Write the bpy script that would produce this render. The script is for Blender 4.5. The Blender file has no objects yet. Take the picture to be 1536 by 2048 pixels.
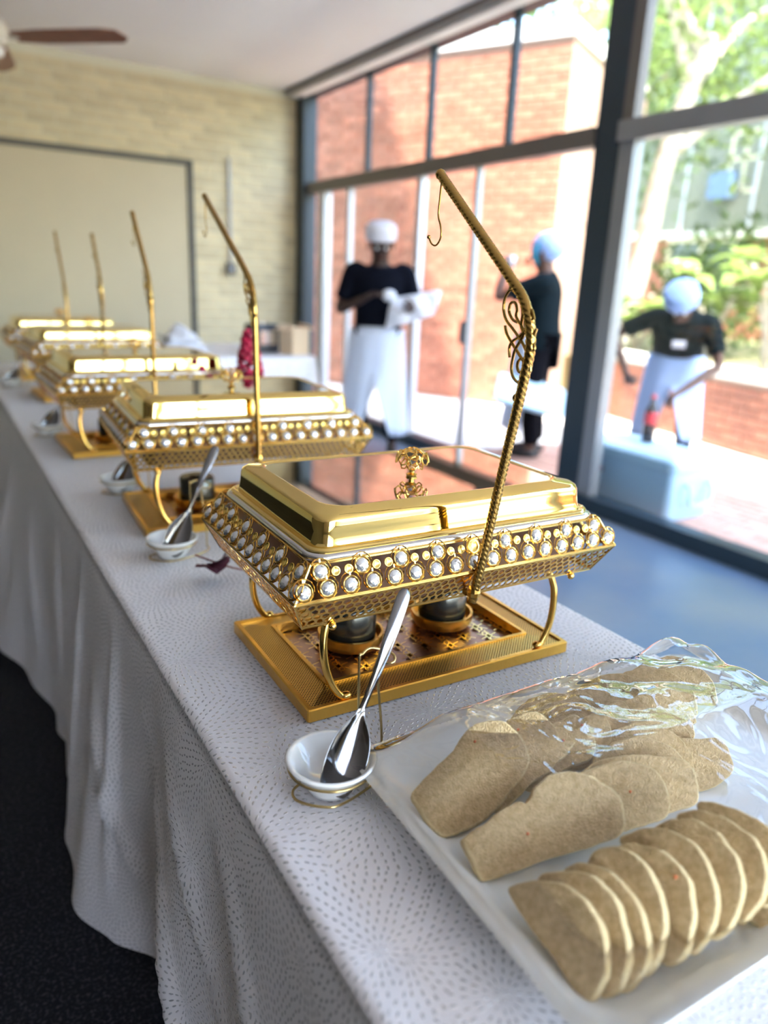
import bpy, bmesh, math, random
from mathutils import Vector, Matrix, noise
PI = math.pi
V = Vector
random.seed(7)
S = bpy.context.scene
COL = S.collection

# ------------------------------------------------------------------ camera
CF, PITCH, YAW, ROLL, CH = 1474.34, math.radians(17.388), math.radians(31.838), math.radians(2.597), 1.33
_cy, _sy, _cp, _sp = math.cos(YAW), math.sin(YAW), math.cos(PITCH), math.sin(PITCH)
FWD = V((_sy*_cp, _cy*_cp, -_sp)); R0 = V((_cy, -_sy, 0)); U0 = R0.cross(FWD)
RT = R0*math.cos(ROLL) + U0*math.sin(ROLL); UP = -R0*math.sin(ROLL) + U0*math.cos(ROLL)
EYE = V((0, 0, CH))
cam_d = bpy.data.cameras.new('camera'); cam = bpy.data.objects.new('camera', cam_d); COL.objects.link(cam)
cam_d.sensor_fit = 'VERTICAL'; cam_d.sensor_height = 36.0; cam_d.sensor_width = 27.0
cam_d.lens = CF/2048*36
cam_d.clip_start = .05; cam_d.clip_end = 300
M = Matrix(((RT.x, UP.x, -FWD.x, EYE.x), (RT.y, UP.y, -FWD.y, EYE.y), (RT.z, UP.z, -FWD.z, EYE.z), (0, 0, 0, 1)))
cam.matrix_world = M
cam_d.dof.use_dof = True; cam_d.dof.focus_distance = 0.99; cam_d.dof.aperture_fstop = 2.1
S.camera = cam

def ray(x, y): return RT*((x-768)/CF) + UP*((1024-y)/CF) + FWD
def on_plane(x, y, p, n):
    d = ray(x, y); return EYE + d*((V(p)-EYE).dot(V(n))/d.dot(V(n)))

# ------------------------------------------------------------------ world, sun, exposure
W = bpy.data.worlds.new('world'); S.world = W; W.use_nodes = True
wt = W.node_tree; wt.nodes.clear()
sky = wt.nodes.new('ShaderNodeTexSky'); sky.sky_type = 'NISHITA'; sky.sun_disc = False
sky.sun_elevation = math.radians(58); sky.sun_rotation = math.radians(195); sky.dust_density = 2.0; sky.air_density = 1.0
bg = wt.nodes.new('ShaderNodeBackground'); bg.inputs[1].default_value = 0.5
wo = wt.nodes.new('ShaderNodeOutputWorld')
wt.links.new(sky.outputs[0], bg.inputs[0]); wt.links.new(bg.outputs[0], wo.inputs[0])
sun_d = bpy.data.lights.new('sun', 'SUN'); sun_d.energy = 5.6; sun_d.angle = math.radians(.6); sun_d.color = (1, .95, .88)
sun = bpy.data.objects.new('sun', sun_d); COL.objects.link(sun)
sun.rotation_euler = V((.16, .55, -1)).to_track_quat('-Z', 'Y').to_euler(); sun.location = (-3, -8, 20)
S.view_settings.view_transform = 'Standard'; S.view_settings.look = 'None'
S.view_settings.gamma = 1; S.view_settings.use_curve_mapping = False
S.view_settings.exposure = 2.25
S.cycles.max_bounces = 10; S.cycles.diffuse_bounces = 5; S.cycles.glossy_bounces = 6
S.cycles.transparent_max_bounces = 16; S.cycles.transmission_bounces = 6
S.cycles.sample_clamp_indirect = 6.0; S.cycles.caustics_reflective = False; S.cycles.caustics_refractive = False

# ------------------------------------------------------------------ materials
MATS = {}
def mat(name, col=(.8, .8, .8), rough=.5, metal=0.0, spec=.5, coat=0, bump=None, vary=0, noise_col=None, emit=0, sheen=0):
    """bump=(scale, strength); vary = per piece value variation; noise_col=(scale, other colour, amount)"""
    m = bpy.data.materials.new(name); m.use_nodes = True; nt = m.node_tree
    b = nt.nodes['Principled BSDF']
    b.inputs['Base Color'].default_value = (*col, 1); b.inputs['Roughness'].default_value = rough
    b.inputs['Metallic'].default_value = metal; b.inputs['Specular IOR Level'].default_value = spec
    if coat: b.inputs['Coat Weight'].default_value = coat; b.inputs['Coat Roughness'].default_value = .05
    if sheen: b.inputs['Sheen Weight'].default_value = sheen
    if emit: b.inputs['Emission Color'].default_value = (*col, 1); b.inputs['Emission Strength'].default_value = emit
    tc = nt.nodes.new('ShaderNodeTexCoord'); src = None
    if noise_col:
        n = nt.nodes.new('ShaderNodeTexNoise'); n.inputs['Scale'].default_value = noise_col[0]; n.inputs['Detail'].default_value = 5
        nt.links.new(tc.outputs['Object'], n.inputs['Vector'])
        rp = nt.nodes.new('ShaderNodeMapRange'); rp.inputs[1].default_value = .35; rp.inputs[2].default_value = .65
        rp.inputs[4].default_value = noise_col[2]
        nt.links.new(n.outputs['Fac'], rp.inputs[0])
        mx = nt.nodes.new('ShaderNodeMix'); mx.data_type = 'RGBA'
        mx.inputs['A'].default_value = (*col, 1); mx.inputs['B'].default_value = (*noise_col[1], 1)
        nt.links.new(rp.outputs[0], mx.inputs['Factor']); src = mx.outputs['Result']
    if vary:
        oi = nt.nodes.new('ShaderNodeObjectInfo'); ge = nt.nodes.new('ShaderNodeNewGeometry')
        ad = nt.nodes.new('ShaderNodeMath'); ad.operation = 'ADD'
        nt.links.new(oi.outputs['Random'], ad.inputs[0]); nt.links.new(ge.outputs['Random Per Island'], ad.inputs[1])
        fr = nt.nodes.new('ShaderNodeMath'); fr.operation = 'FRACT'; nt.links.new(ad.outputs[0], fr.inputs[0])
        mr = nt.nodes.new('ShaderNodeMapRange'); mr.inputs[3].default_value = 1-vary; mr.inputs[4].default_value = 1+vary
        nt.links.new(fr.outputs[0], mr.inputs[0])
        hs = nt.nodes.new('ShaderNodeHueSaturation'); hs.inputs['Color'].default_value = (*col, 1)
        if src: nt.links.new(src, hs.inputs['Color'])
        nt.links.new(mr.outputs[0], hs.inputs['Value']); src = hs.outputs['Color']
    if src: nt.links.new(src, b.inputs['Base Color'])
    if bump:
        n = nt.nodes.new('ShaderNodeTexNoise'); n.inputs['Scale'].default_value = bump[0]; n.inputs['Detail'].default_value = 4
        nt.links.new(tc.outputs['Object'], n.inputs['Vector'])
        bp = nt.nodes.new('ShaderNodeBump'); bp.inputs['Strength'].default_value = bump[1]; bp.inputs['Distance'].default_value = .01
        nt.links.new(n.outputs['Fac'], bp.inputs['Height']); nt.links.new(bp.outputs[0], b.inputs['Normal'])
    MATS[name] = m
    return m
mat('gold', (.88, .56, .15), .16, 1)
mat('gold_satin', (.82, .47, .09), .30, 1, bump=(60, .15))
mat('gold_polished', (.90, .66, .22), .035, 1)
mat('gold_rope', (.52, .32, .09), .25, 1)
mat('gold_disc', (.93, .66, .18), .22, 1)
mat('steel', (.72, .72, .72), .14, 1)
mat('dark_steel', (.20, .20, .205), .10, 1)
mat('pan_metal', (.30, .20, .15), .35, 1)
mat('copper_sheet', (.42, .27, .20), .32, 1)
mat('crystal', (.80, .82, .85), .07, .75, coat=1.0)
mat('lid_window', (.60, .57, .53), .02, 1)
mat('can', (.10, .10, .09), .22, .9)
mat('ceramic', (.86, .86, .83), .10, 0, coat=.6)
mat('melamine', (.82, .83, .80), .16, 0, coat=.4)
mat('wire_gold', (.62, .46, .20), .18, 1)
mat('crumb', (.76, .57, .31), .85, noise_col=(170, (.58, .41, .20), .9), bump=(480, .5), spec=.2)
mat('crust', (.80, .64, .35), .7, noise_col=(60, (.70, .53, .27), .7), bump=(180, .5), spec=.25)
mat('carrot', (.80, .22, .08), .6)
mat('ceiling', (.95, .91, .87), .9, noise_col=(1.2, (.92, .87, .83), .8))
mat('far_brick', (.74, .64, .40), .75, vary=.10, noise_col=(6, (.60, .53, .36), .8), bump=(60, .3))
mat('far_mortar', (.76, .73, .56), .9)
mat('olive_panel', (.62, .54, .36), .6, noise_col=(2, (.57, .50, .34), .6))
mat('dark_frame', (.016, .032, .045), .45)
mat('grey_alu', (.30, .31, .32), .42, .5)
mat('bronze_alu', (.17, .15, .13), .45, .3)
mat('white_alu', (.62, .64, .68), .4, .2)
mat('frame_grey', (.10, .10, .09), .6)
mat('red_brick', (.36, .125, .07), .85, vary=.22, noise_col=(9, (.43, .19, .12), .8), bump=(40, .4))
mat('red_mortar', (.40, .27, .20), .95)
mat('concrete', (.74, .72, .66), .9, noise_col=(1.5, (.66, .64, .59), .8), bump=(30, .2))
mat('cap', (.74, .72, .66), .85, bump=(30, .3))
mat('brick_paver', (.48, .30, .24), .85, vary=.18)
mat('soil', (.22, .17, .10), .95, noise_col=(8, (.16, .20, .07), .9))
mat('leaf', (.10, .17, .05), .45, vary=.45)
mat('leaf_light', (.24, .33, .09), .45, vary=.35)
mat('leaf_dark', (.04, .09, .03), .5, vary=.4)
mat('petal_white', (.85, .85, .80), .6)
mat('petal_yellow', (.80, .62, .12), .6)
mat('bark', (.48, .42, .34), .9, noise_col=(7, (.66, .60, .52), .9), bump=(20, .6))
mat('bark_dark', (.20, .14, .09), .9, bump=(20, .6))
mat('clad', (.20, .22, .17), .8, noise_col=(1.0, (.26, .27, .20), .8))
mat('white_facade', (.85, .85, .82), .8)
mat('window_dark', (.10, .14, .15), .15)
mat('cream_frame', (.72, .68, .45), .6)
mat('blue_panel', (.12, .20, .34), .5)
mat('skin_dark', (.045, .022, .015), .55, spec=.4)
mat('skin_brown', (.09, .045, .03), .55, spec=.4)
mat('shirt_black', (.003, .004, .009), .9, spec=.1)
mat('shirt_green', (.003, .008, .011), .9, spec=.1)
mat('trouser_black', (.003, .003, .005), .9, spec=.1)
mat('apron_white', (.60, .66, .78), .8, bump=(9, .5))
mat('apron_blue', (.34, .47, .74), .8, bump=(9, .5))
mat('cap_white', (.74, .74, .80), .8, bump=(30, .3))
mat('cap_blue', (.30, .45, .78), .8, bump=(30, .3))
mat('teal', (.02, .22, .34), .7)
mat('eye', (.75, .75, .72), .3)
mat('lip', (.14, .05, .04), .5)
mat('shoe', (.01, .01, .01), .4)
mat('cooler_blue', (.36, .56, .74), .38)
mat('cooler_lid', (.42, .64, .80), .35)
mat('cooler_mark', (.16, .10, .18), .4)
mat('red', (.60, .02, .03), .4)
mat('cola', (.02, .008, .006), .1)
mat('bottle_cap', (.7, .03, .03), .4)
mat('berry', (.42, .008, .05), .35, vary=.5)
mat('stem', (.20, .06, .05), .7)
mat('maroon', (.10, .01, .03), .6)
mat('cardboard', (.80, .62, .42), .8)
mat('black_plastic', (.02, .025, .035), .3)
mat('napkin', (.78, .80, .86), .8, bump=(14, .6))
mat('fan_white', (.78, .74, .62), .4)
mat('mahogany', (.20, .06, .03), .3, noise_col=(12, (.30, .10, .05), .7))
mat('dark_wood', (.05, .035, .025), .5)
mat('blue_vinyl', (.10, .16, .25), .30, 0, spec=.6, noise_col=(1.6, (.19, .22, .25), .8), bump=(25, .12))
mat('taupe', (.16, .14, .12), .8)
mat('table_ply', (.35, .25, .15), .6)
mat('orange', (.8, .25, .03), .5)

def leaf_through(m):
    nt = m.node_tree; b = nt.nodes['Principled BSDF']; out = nt.nodes['Material Output']
    tr = nt.nodes.new('ShaderNodeBsdfTranslucent'); mx = nt.nodes.new('ShaderNodeMixShader'); mx.inputs[0].default_value = .4
    lk = b.inputs['Base Color'].links
    if lk: nt.links.new(lk[0].from_socket, tr.inputs[0])
    nt.links.new(b.outputs[0], mx.inputs[1]); nt.links.new(tr.outputs[0], mx.inputs[2]); nt.links.new(mx.outputs[0], out.inputs[0])
for k in ('leaf', 'leaf_light', 'leaf_dark'): leaf_through(MATS[k])

def thin_glass(name, tint, refl=1.0, rough=0.0, base=.055, edge=.94):
    m = bpy.data.materials.new(name); m.use_nodes = True; nt = m.node_tree; nt.nodes.clear()
    o = nt.nodes.new('ShaderNodeOutputMaterial'); t = nt.nodes.new('ShaderNodeBsdfTransparent'); t.inputs[0].default_value = (*tint, 1)
    g = nt.nodes.new('ShaderNodeBsdfGlossy'); g.inputs['Roughness'].default_value = rough
    ge = nt.nodes.new('ShaderNodeNewGeometry'); dt = nt.nodes.new('ShaderNodeVectorMath'); dt.operation = 'DOT_PRODUCT'; dt.name = 'cosine'
    nt.links.new(ge.outputs['Incoming'], dt.inputs[0]); nt.links.new(ge.outputs['Normal'], dt.inputs[1])
    def mth(op, a, b):
        n = nt.nodes.new('ShaderNodeMath'); n.operation = op; n.use_clamp = True
        for i, v in enumerate((a, b)):
            if isinstance(v, (int, float)): n.inputs[i].default_value = v
            else: nt.links.new(v, n.inputs[i])
        return n.outputs[0]
    ab = nt.nodes.new('ShaderNodeMath'); ab.operation = 'ABSOLUTE'; nt.links.new(dt.outputs['Value'], ab.inputs[0])
    k5 = mth('POWER', mth('SUBTRACT', 1.0, ab.outputs[0]), 5.0)
    sc = mth('MULTIPLY', mth('ADD', mth('MULTIPLY', k5, edge), base), refl)
    mx = nt.nodes.new('ShaderNodeMixShader')
    nt.links.new(sc, mx.inputs[0])
    nt.links.new(t.outputs[0], mx.inputs[1]); nt.links.new(g.outputs[0], mx.inputs[2]); nt.links.new(mx.outputs[0], o.inputs[0])
    MATS[name] = m; return m
thin_glass('glass', (.97, .985, .98), .9)
film = thin_glass('film', (.985, .985, .985), 1.0, .008, .035, 5.0)
fn = film.node_tree
tc = fn.nodes.new('ShaderNodeTexCoord'); nz = fn.nodes.new('ShaderNodeTexNoise'); nz.inputs['Scale'].default_value = 9; nz.inputs['Distortion'].default_value = 2.2; nz.inputs['Detail'].default_value = 1.5
bp = fn.nodes.new('ShaderNodeBump'); bp.inputs['Strength'].default_value = .22; bp.inputs['Distance'].default_value = .02
fn.links.new(tc.outputs['Object'], nz.inputs['Vector']); fn.links.new(nz.outputs['Fac'], bp.inputs['Height'])
for n in fn.nodes:
    if n.type == 'BSDF_GLOSSY': fn.links.new(bp.outputs[0], n.inputs['Normal'])
fn.links.new(bp.outputs[0], fn.nodes['cosine'].inputs[1])

def nodes_math(nt):
    def mth(op, a, b=None):
        n = nt.nodes.new('ShaderNodeMath'); n.operation = op
        for i, v in enumerate((a, b)):
            if v is None: continue
            if isinstance(v, (int, float)): n.inputs[i].default_value = v
            else: nt.links.new(v, n.inputs[i])
        return n.outputs[0]
    return mth

def cloth_mat():
    m = bpy.data.materials.new('damask'); m.use_nodes = True; nt = m.node_tree; b = nt.nodes['Principled BSDF']
    mth = nodes_math(nt)
    uv = nt.nodes.new('ShaderNodeUVMap')
    nd = nt.nodes.new('ShaderNodeTexNoise'); nd.inputs['Scale'].default_value = 60; nt.links.new(uv.outputs[0], nd.inputs['Vector'])
    vo = nt.nodes.new('ShaderNodeTexVoronoi'); vo.inputs['Scale'].default_value = 7.5; vo.inputs['Randomness'].default_value = .85
    nt.links.new(uv.outputs[0], vo.inputs['Vector'])
    sb = nt.nodes.new('ShaderNodeVectorMath'); sb.operation = 'SUBTRACT'
    nt.links.new(uv.outputs[0], sb.inputs[0]); nt.links.new(vo.outputs['Position'], sb.inputs[1])
    sp = nt.nodes.new('ShaderNodeSeparateXYZ'); nt.links.new(sb.outputs[0], sp.inputs[0])
    th = mth('ARCTAN2', sp.outputs[1], sp.outputs[0])
    r = mth('SQRT', mth('ADD', mth('MULTIPLY', sp.outputs[0], sp.outputs[0]), mth('MULTIPLY', sp.outputs[1], sp.outputs[1])))
    wob = mth('MULTIPLY', mth('SUBTRACT', nd.outputs['Fac'], .5), .5)
    dr = .0098
    q = mth('ADD', mth('DIVIDE', r, dr), wob); k = mth('FLOOR', q); fr = mth('FRACT', q)
    n = mth('ADD', mth('FLOOR', mth('MULTIPLY', k, 5.0)), 9.0)
    a = mth('FRACT', mth('ADD', mth('MULTIPLY', mth('DIVIDE', th, 2*PI), n), mth('MULTIPLY', k, .37)))
    ai = mth('FLOOR', mth('ADD', mth('MULTIPLY', mth('DIVIDE', th, 2*PI), n), mth('MULTIPLY', k, .37)))
    wn = nt.nodes.new('ShaderNodeTexWhiteNoise'); wn.noise_dimensions = '2D'; cb = nt.nodes.new('ShaderNodeCombineXYZ')
    nt.links.new(ai, cb.inputs[0]); nt.links.new(k, cb.inputs[1]); nt.links.new(cb.outputs[0], wn.inputs['Vector'])
    jit = mth('MULTIPLY', mth('SUBTRACT', wn.outputs['Value'], .5), .34)
    da = mth('ABSOLUTE', mth('ADD', mth('SUBTRACT', a, .5), jit)); df = mth('ABSOLUTE', mth('ADD', mth('SUBTRACT', fr, .5), mth('MULTIPLY', jit, .5)))
    e = mth('ADD', mth('POWER', mth('DIVIDE', da, .15), 2.0), mth('POWER', mth('DIVIDE', df, .33), 2.0))
    dash = mth('LESS_THAN', e, 1.0)
    mx = nt.nodes.new('ShaderNodeMix'); mx.data_type = 'RGBA'
    mx.inputs['A'].default_value = (.78, .755, .765, 1); mx.inputs['B'].default_value = (.70, .685, .70, 1)
    nt.links.new(dash, mx.inputs['Factor']); nt.links.new(mx.outputs['Result'], b.inputs['Base Color'])
    rg = nt.nodes.new('ShaderNodeMapRange'); rg.inputs[3].default_value = .52; rg.inputs[4].default_value = .24
    nt.links.new(dash, rg.inputs[0]); nt.links.new(rg.outputs[0], b.inputs['Roughness'])
    nt.links.new(mth('MULTIPLY', dash, .45), b.inputs['Metallic'])
    b.inputs['Specular IOR Level'].default_value = .5
    b.inputs['Sheen Weight'].default_value = .15
    hgt = mth('MAXIMUM', mth('SUBTRACT', 1.0, e), 0.0)
    bp = nt.nodes.new('ShaderNodeBump'); bp.inputs['Strength'].default_value = .8; bp.inputs['Distance'].default_value = .0012; bp.invert = True
    nt.links.new(hgt, bp.inputs['Height'])
    n2 = nt.nodes.new('ShaderNodeTexNoise'); n2.inputs['Scale'].default_value = 7; n2.inputs['Detail'].default_value = 3; nt.links.new(uv.outputs[0], n2.inputs['Vector'])
    bp2 = nt.nodes.new('ShaderNodeBump'); bp2.inputs['Strength'].default_value = .35; bp2.inputs['Distance'].default_value = .012
    nt.links.new(n2.outputs['Fac'], bp2.inputs['Height']); nt.links.new(bp2.outputs[0], bp.inputs['Normal'])
    nt.links.new(bp.outputs[0], b.inputs['Normal'])
    MATS['damask'] = m
cloth_mat()

def mesh_panel_mat():
    """fine diamond lattice: raised polished strands over dark holes (holes are 2 mm)"""
    m = bpy.data.materials.new('lattice'); m.use_nodes = True; nt = m.node_tree; b = nt.nodes['Principled BSDF']
    mth = nodes_math(nt)
    tc = nt.nodes.new('ShaderNodeTexCoord'); sp = nt.nodes.new('ShaderNodeSeparateXYZ'); nt.links.new(tc.outputs['Object'], sp.inputs[0])
    u = mth('MULTIPLY', mth('ADD', sp.outputs[0], sp.outputs[1]), 190.0); v = mth('MULTIPLY', mth('SUBTRACT', sp.outputs[0], sp.outputs[1]), 190.0)
    fu = mth('ABSOLUTE', mth('SUBTRACT', mth('FRACT', u), .5)); fv = mth('ABSOLUTE', mth('SUBTRACT', mth('FRACT', v), .5))
    h = mth('MAXIMUM', fu, fv)
    hole = mth('LESS_THAN', h, .30)
    mx = nt.nodes.new('ShaderNodeMix'); mx.data_type = 'RGBA'
    mx.inputs['A'].default_value = (.86, .58, .17, 1); mx.inputs['B'].default_value = (.12, .055, .015, 1)
    nt.links.new(hole, mx.inputs['Factor']); nt.links.new(mx.outputs['Result'], b.inputs['Base Color'])
    b.inputs['Metallic'].default_value = 1; b.inputs['Roughness'].default_value = .3
    bp = nt.nodes.new('ShaderNodeBump'); bp.inputs['Strength'].default_value = .8; bp.inputs['Distance'].default_value = .001
    nt.links.new(h, bp.inputs['Height']); nt.links.new(bp.outputs[0], b.inputs['Normal'])
    MATS['lattice'] = m
mesh_panel_mat()

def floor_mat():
    m = bpy.data.materials.new('speckled_floor'); m.use_nodes = True; nt = m.node_tree; b = nt.nodes['Principled BSDF']
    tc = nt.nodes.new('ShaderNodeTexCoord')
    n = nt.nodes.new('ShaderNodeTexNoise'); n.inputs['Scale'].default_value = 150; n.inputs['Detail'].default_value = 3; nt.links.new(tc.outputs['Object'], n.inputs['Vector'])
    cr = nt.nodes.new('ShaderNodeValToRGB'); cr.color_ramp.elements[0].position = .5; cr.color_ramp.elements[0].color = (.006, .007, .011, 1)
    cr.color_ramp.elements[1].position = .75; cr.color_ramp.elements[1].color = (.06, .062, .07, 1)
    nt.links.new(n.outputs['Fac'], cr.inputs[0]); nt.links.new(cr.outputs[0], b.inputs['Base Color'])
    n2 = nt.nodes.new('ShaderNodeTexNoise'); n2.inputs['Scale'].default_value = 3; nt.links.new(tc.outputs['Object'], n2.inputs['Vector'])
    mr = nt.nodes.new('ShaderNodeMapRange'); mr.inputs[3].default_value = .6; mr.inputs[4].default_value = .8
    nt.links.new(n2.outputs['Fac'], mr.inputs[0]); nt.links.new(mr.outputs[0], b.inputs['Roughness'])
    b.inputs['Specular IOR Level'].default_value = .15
    MATS['speckled_floor'] = m
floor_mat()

# ------------------------------------------------------------------ mesh helpers
def rot(ax, a): return Matrix.Rotation(a, 3, ax)
class MB:
    def __init__(s): s.v = []; s.f = []; s.m = []; s.cur = 0
    def add(s, vs, fs):
        o = len(s.v); s.v += [V(p) for p in vs]; s.f += [tuple(i+o for i in f) for f in fs]; s.m += [s.cur]*len(fs); return s
    def box(s, c, d, R=None):
        c = V(c); x, y, z = d[0]/2, d[1]/2, d[2]/2
        ps = [V((a, b, e)) for a in (-x, x) for b in (-y, y) for e in (-z, z)]
        if R: ps = [R @ p for p in ps]
        return s.add([c+p for p in ps], [(0, 1, 3, 2), (4, 6, 7, 5), (0, 4, 5, 1), (2, 3, 7, 6), (0, 2, 6, 4), (1, 5, 7, 3)])
    def quad(s, a, b, c, d): return s.add([a, b, c, d], [(0, 1, 2, 3)])
    def tube(s, pts, r, seg=8, closed=False, prof=None, cap=True):
        pts = [V(p) for p in pts]; n = len(pts); loops = []
        t0 = (pts[1]-pts[0]).normalized(); up = V((0, 0, 1)) if abs(t0.z) < .9 else V((1, 0, 0))
        nrm = (up - t0*up.dot(t0)).normalized(); vs = []
        for i in range(n):
            if closed: t = (pts[(i+1) % n]-pts[i-1])
            else: t = pts[min(i+1, n-1)]-pts[max(i-1, 0)]
            t.normalize(); nrm = nrm - t*nrm.dot(t)
            if nrm.length < 1e-6: nrm = t.orthogonal()
            nrm.normalize(); bn = t.cross(nrm)
            ri = r[i] if isinstance(r, (list, tuple)) else r
            for k in range(seg):
                a = 2*PI*k/seg; rr = ri*(prof(i, a) if prof else 1)
                vs.append(pts[i] + nrm*math.cos(a)*rr + bn*math.sin(a)*rr)
        fs = []
        for i in range(n if closed else n-1):
            j = (i+1) % n
            for k in range(seg):
                l = (k+1) % seg; fs.append((i*seg+k, i*seg+l, j*seg+l, j*seg+k))
        if not closed and cap: fs.append(tuple(range(seg-1, -1, -1))); fs.append(tuple((n-1)*seg+k for k in range(seg)))
        return s.add(vs, fs)
    def lathe(s, prof, seg=24, c=(0, 0, 0), sx=1, sy=1):
        c = V(c); vs = []; fs = []
        for (r, z) in prof:
            for k in range(seg):
                a = 2*PI*k/seg; vs.append(c+V((r*math.cos(a)*sx, r*math.sin(a)*sy, z)))
        for i in range(len(prof)-1):
            for k in range(seg):
                l = (k+1) % seg; fs.append((i*seg+k, i*seg+l, (i+1)*seg+l, (i+1)*seg+k))
        if prof[0][0] > 1e-6: fs.append(tuple(range(seg-1, -1, -1)))
        if prof[-1][0] > 1e-6: fs.append(tuple((len(prof)-1)*seg+k for k in range(seg)))
        return s.add(vs, fs)
    def loft(s, loops, cap0=False, cap1=False):
        n = len(loops[0]); vs = [p for l in loops for p in l]; fs = []
        for i in range(len(loops)-1):
            for k in range(n):
                l = (k+1) % n; fs.append((i*n+k, i*n+l, (i+1)*n+l, (i+1)*n+k))
        if cap0: fs.append(tuple(range(n-1, -1, -1)))
        if cap1: fs.append(tuple((len(loops)-1)*n+k for k in range(n)))
        return s.add(vs, fs)
    def ball(s, c, r, seg=10, sc=(1, 1, 1)):
        n = seg//2; prof = [(r*math.sin(PI*i/n), -r*math.cos(PI*i/n)) for i in range(n+1)]
        o = len(s.v); s.lathe(prof, seg)
        for i in range(o, len(s.v)):
            p = s.v[i]; s.v[i] = V((p.x*sc[0], p.y*sc[1], p.z*sc[2]))+V(c)
        return s
    def grid(s, nu, nv, fn):
        vs = [fn(i/nu, j/nv) for j in range(nv+1) for i in range(nu+1)]
        fs = [(j*(nu+1)+i, j*(nu+1)+i+1, (j+1)*(nu+1)+i+1, (j+1)*(nu+1)+i) for j in range(nv) for i in range(nu)]
        return s.add(vs, fs)
    def mesh(s, name, mats, smooth=False, off=None):
        me = bpy.data.meshes.new(name); vs = s.v
        if off is not None: vs = [p-off for p in vs]
        me.from_pydata([tuple(p) for p in vs], [], s.f)
        for m in (mats if isinstance(mats, (list, tuple)) else [mats]): me.materials.append(MATS[m])
        me.polygons.foreach_set('material_index', s.m)
        if smooth: me.polygons.foreach_set('use_smooth', [True]*len(s.f))
        me.update(); return me
    def build(s, name, mats, parent=None, smooth=False, off=None, sharp=None):
        o = link(name, s.mesh(name, mats, smooth, off), parent)
        if smooth and sharp is not None:
            o.data.set_sharp_from_angle(angle=math.radians(sharp))
        return o
def link(name, me, parent=None, loc=None, mtx=None):
    o = bpy.data.objects.new(name, me); COL.objects.link(o)
    if parent: o.parent = parent
    if loc is not None: o.location = loc
    if mtx is not None: o.matrix_local = mtx
    return o
def tag(o, label=None, cat=None, group=None, kind=None):
    if label: o['label'] = label
    if cat: o['category'] = cat
    if group: o['group'] = group
    if kind: o['kind'] = kind
    return o
def thing(name, label, cat, loc=(0, 0, 0), rz=0, group=None, kind=None):
    o = bpy.data.objects.new(name, None); COL.objects.link(o); o.empty_display_size = .05
    o.location = loc; o.rotation_euler = (0, 0, rz); tag(o, label, cat, group, kind); return o
KIDS = {}
def kids(o): return [c for c in bpy.data.objects if c.parent == o]
def copy_tree(o, kidmap, parent=None):
    c = o.copy(); COL.objects.link(c)
    if parent: c.parent = parent
    for ch in kidmap.get(o, []): copy_tree(ch, kidmap, c)
    return c
def kid_map():
    d = {}
    for o in bpy.data.objects:
        if o.parent: d.setdefault(o.parent, []).append(o)
    return d
def smooth_pts(pts, n=6, closed=False):
    pts = [V(p) for p in pts]; N = len(pts); out = []
    for i in range(N if closed else N-1):
        if closed: p0, p1, p2, p3 = pts[i-1], pts[i], pts[(i+1) % N], pts[(i+2) % N]
        else: p0, p1, p2, p3 = pts[max(i-1, 0)], pts[i], pts[i+1], pts[min(i+2, N-1)]
        for k in range(n):
            t = k/n
            out.append(.5*((2*p1)+(p2-p0)*t+(2*p0-5*p1+4*p2-p3)*t*t+(3*p1-p0-3*p2+p3)*t*t*t))
    if not closed: out.append(pts[-1])
    return out
def rrect(hw, hd, r, z, n=6, cx=0, cy=0):
    out = []
    for (sx, sy, a0) in ((1, 1, 0), (-1, 1, PI/2), (-1, -1, PI), (1, -1, 1.5*PI)):
        for k in range(n+1):
            a = a0+PI/2*k/n; out.append(V((cx+sx*(hw-r)+r*math.cos(a), cy+sy*(hd-r)+r*math.sin(a), z)))
    return out

def brick_wall(parent, mname, mortar, org, u, length, height, bw, bh, bd, joint, n, per_obj=300, skip=None, seen=None):
    """org lower start corner of the visible face, u along, n outward normal; bricks stand proud of a mortar bed"""
    org, u, n = V(org), V(u).normalized(), V(n).normalized(); z = V((0, 0, 1)); cand = []
    rows = int(height/bh)
    for r in range(rows):
        s0 = -(r % 2)*bw/2
        x = s0
        while x < length:
            a, b = max(x, 0), min(x+bw-joint, length)
            if b-a > .03:
                c = org+u*((a+b)/2)+z*(r*bh+bh/2)
                if not skip or not skip((a+b)/2, r*bh+bh/2, (b-a)/2):
                    cand.append((c, b-a))
            x += bw
    cand.sort(key=lambda t: (0 if (seen is None or seen(t[0])) else 1, (t[0]-EYE).length))
    meshes = {}; R = Matrix((u, n, z)).transposed(); off = parent.matrix_world.translation if parent.type == 'EMPTY' else V((0, 0, 0))
    rest = MB()
    for i, (c, w) in enumerate(cand):
        rr = random.Random(i*7+3); pr = rr.uniform(-.002, .003)
        cc = c + n*pr
        if i < per_obj and abs(w-(bw-joint)) < .001:
            k = 'full'
            if k not in meshes: meshes[k] = MB().box((0, 0, 0), (w, bd, bh-joint)).mesh('brick', mname)
            o = bpy.data.objects.new('brick', meshes[k]); COL.objects.link(o); o.parent = parent
            mw = R.to_4x4(); mw.translation = cc - parent.location; o.matrix_local = mw
        else: rest.box(cc, (w, bd, bh-joint), R)
    if rest.v:
        tag(rest.build('brickwork', mname, parent, off=V(parent.location)), kind='stuff')
def inframe(p):
    d = V(p)-EYE; z = d.dot(FWD)
    if z < .1: return False
    x = 768+CF*d.dot(RT)/z; y = 1024-CF*d.dot(UP)/z
    return -20 < x < 1556 and -20 < y < 2068

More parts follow.
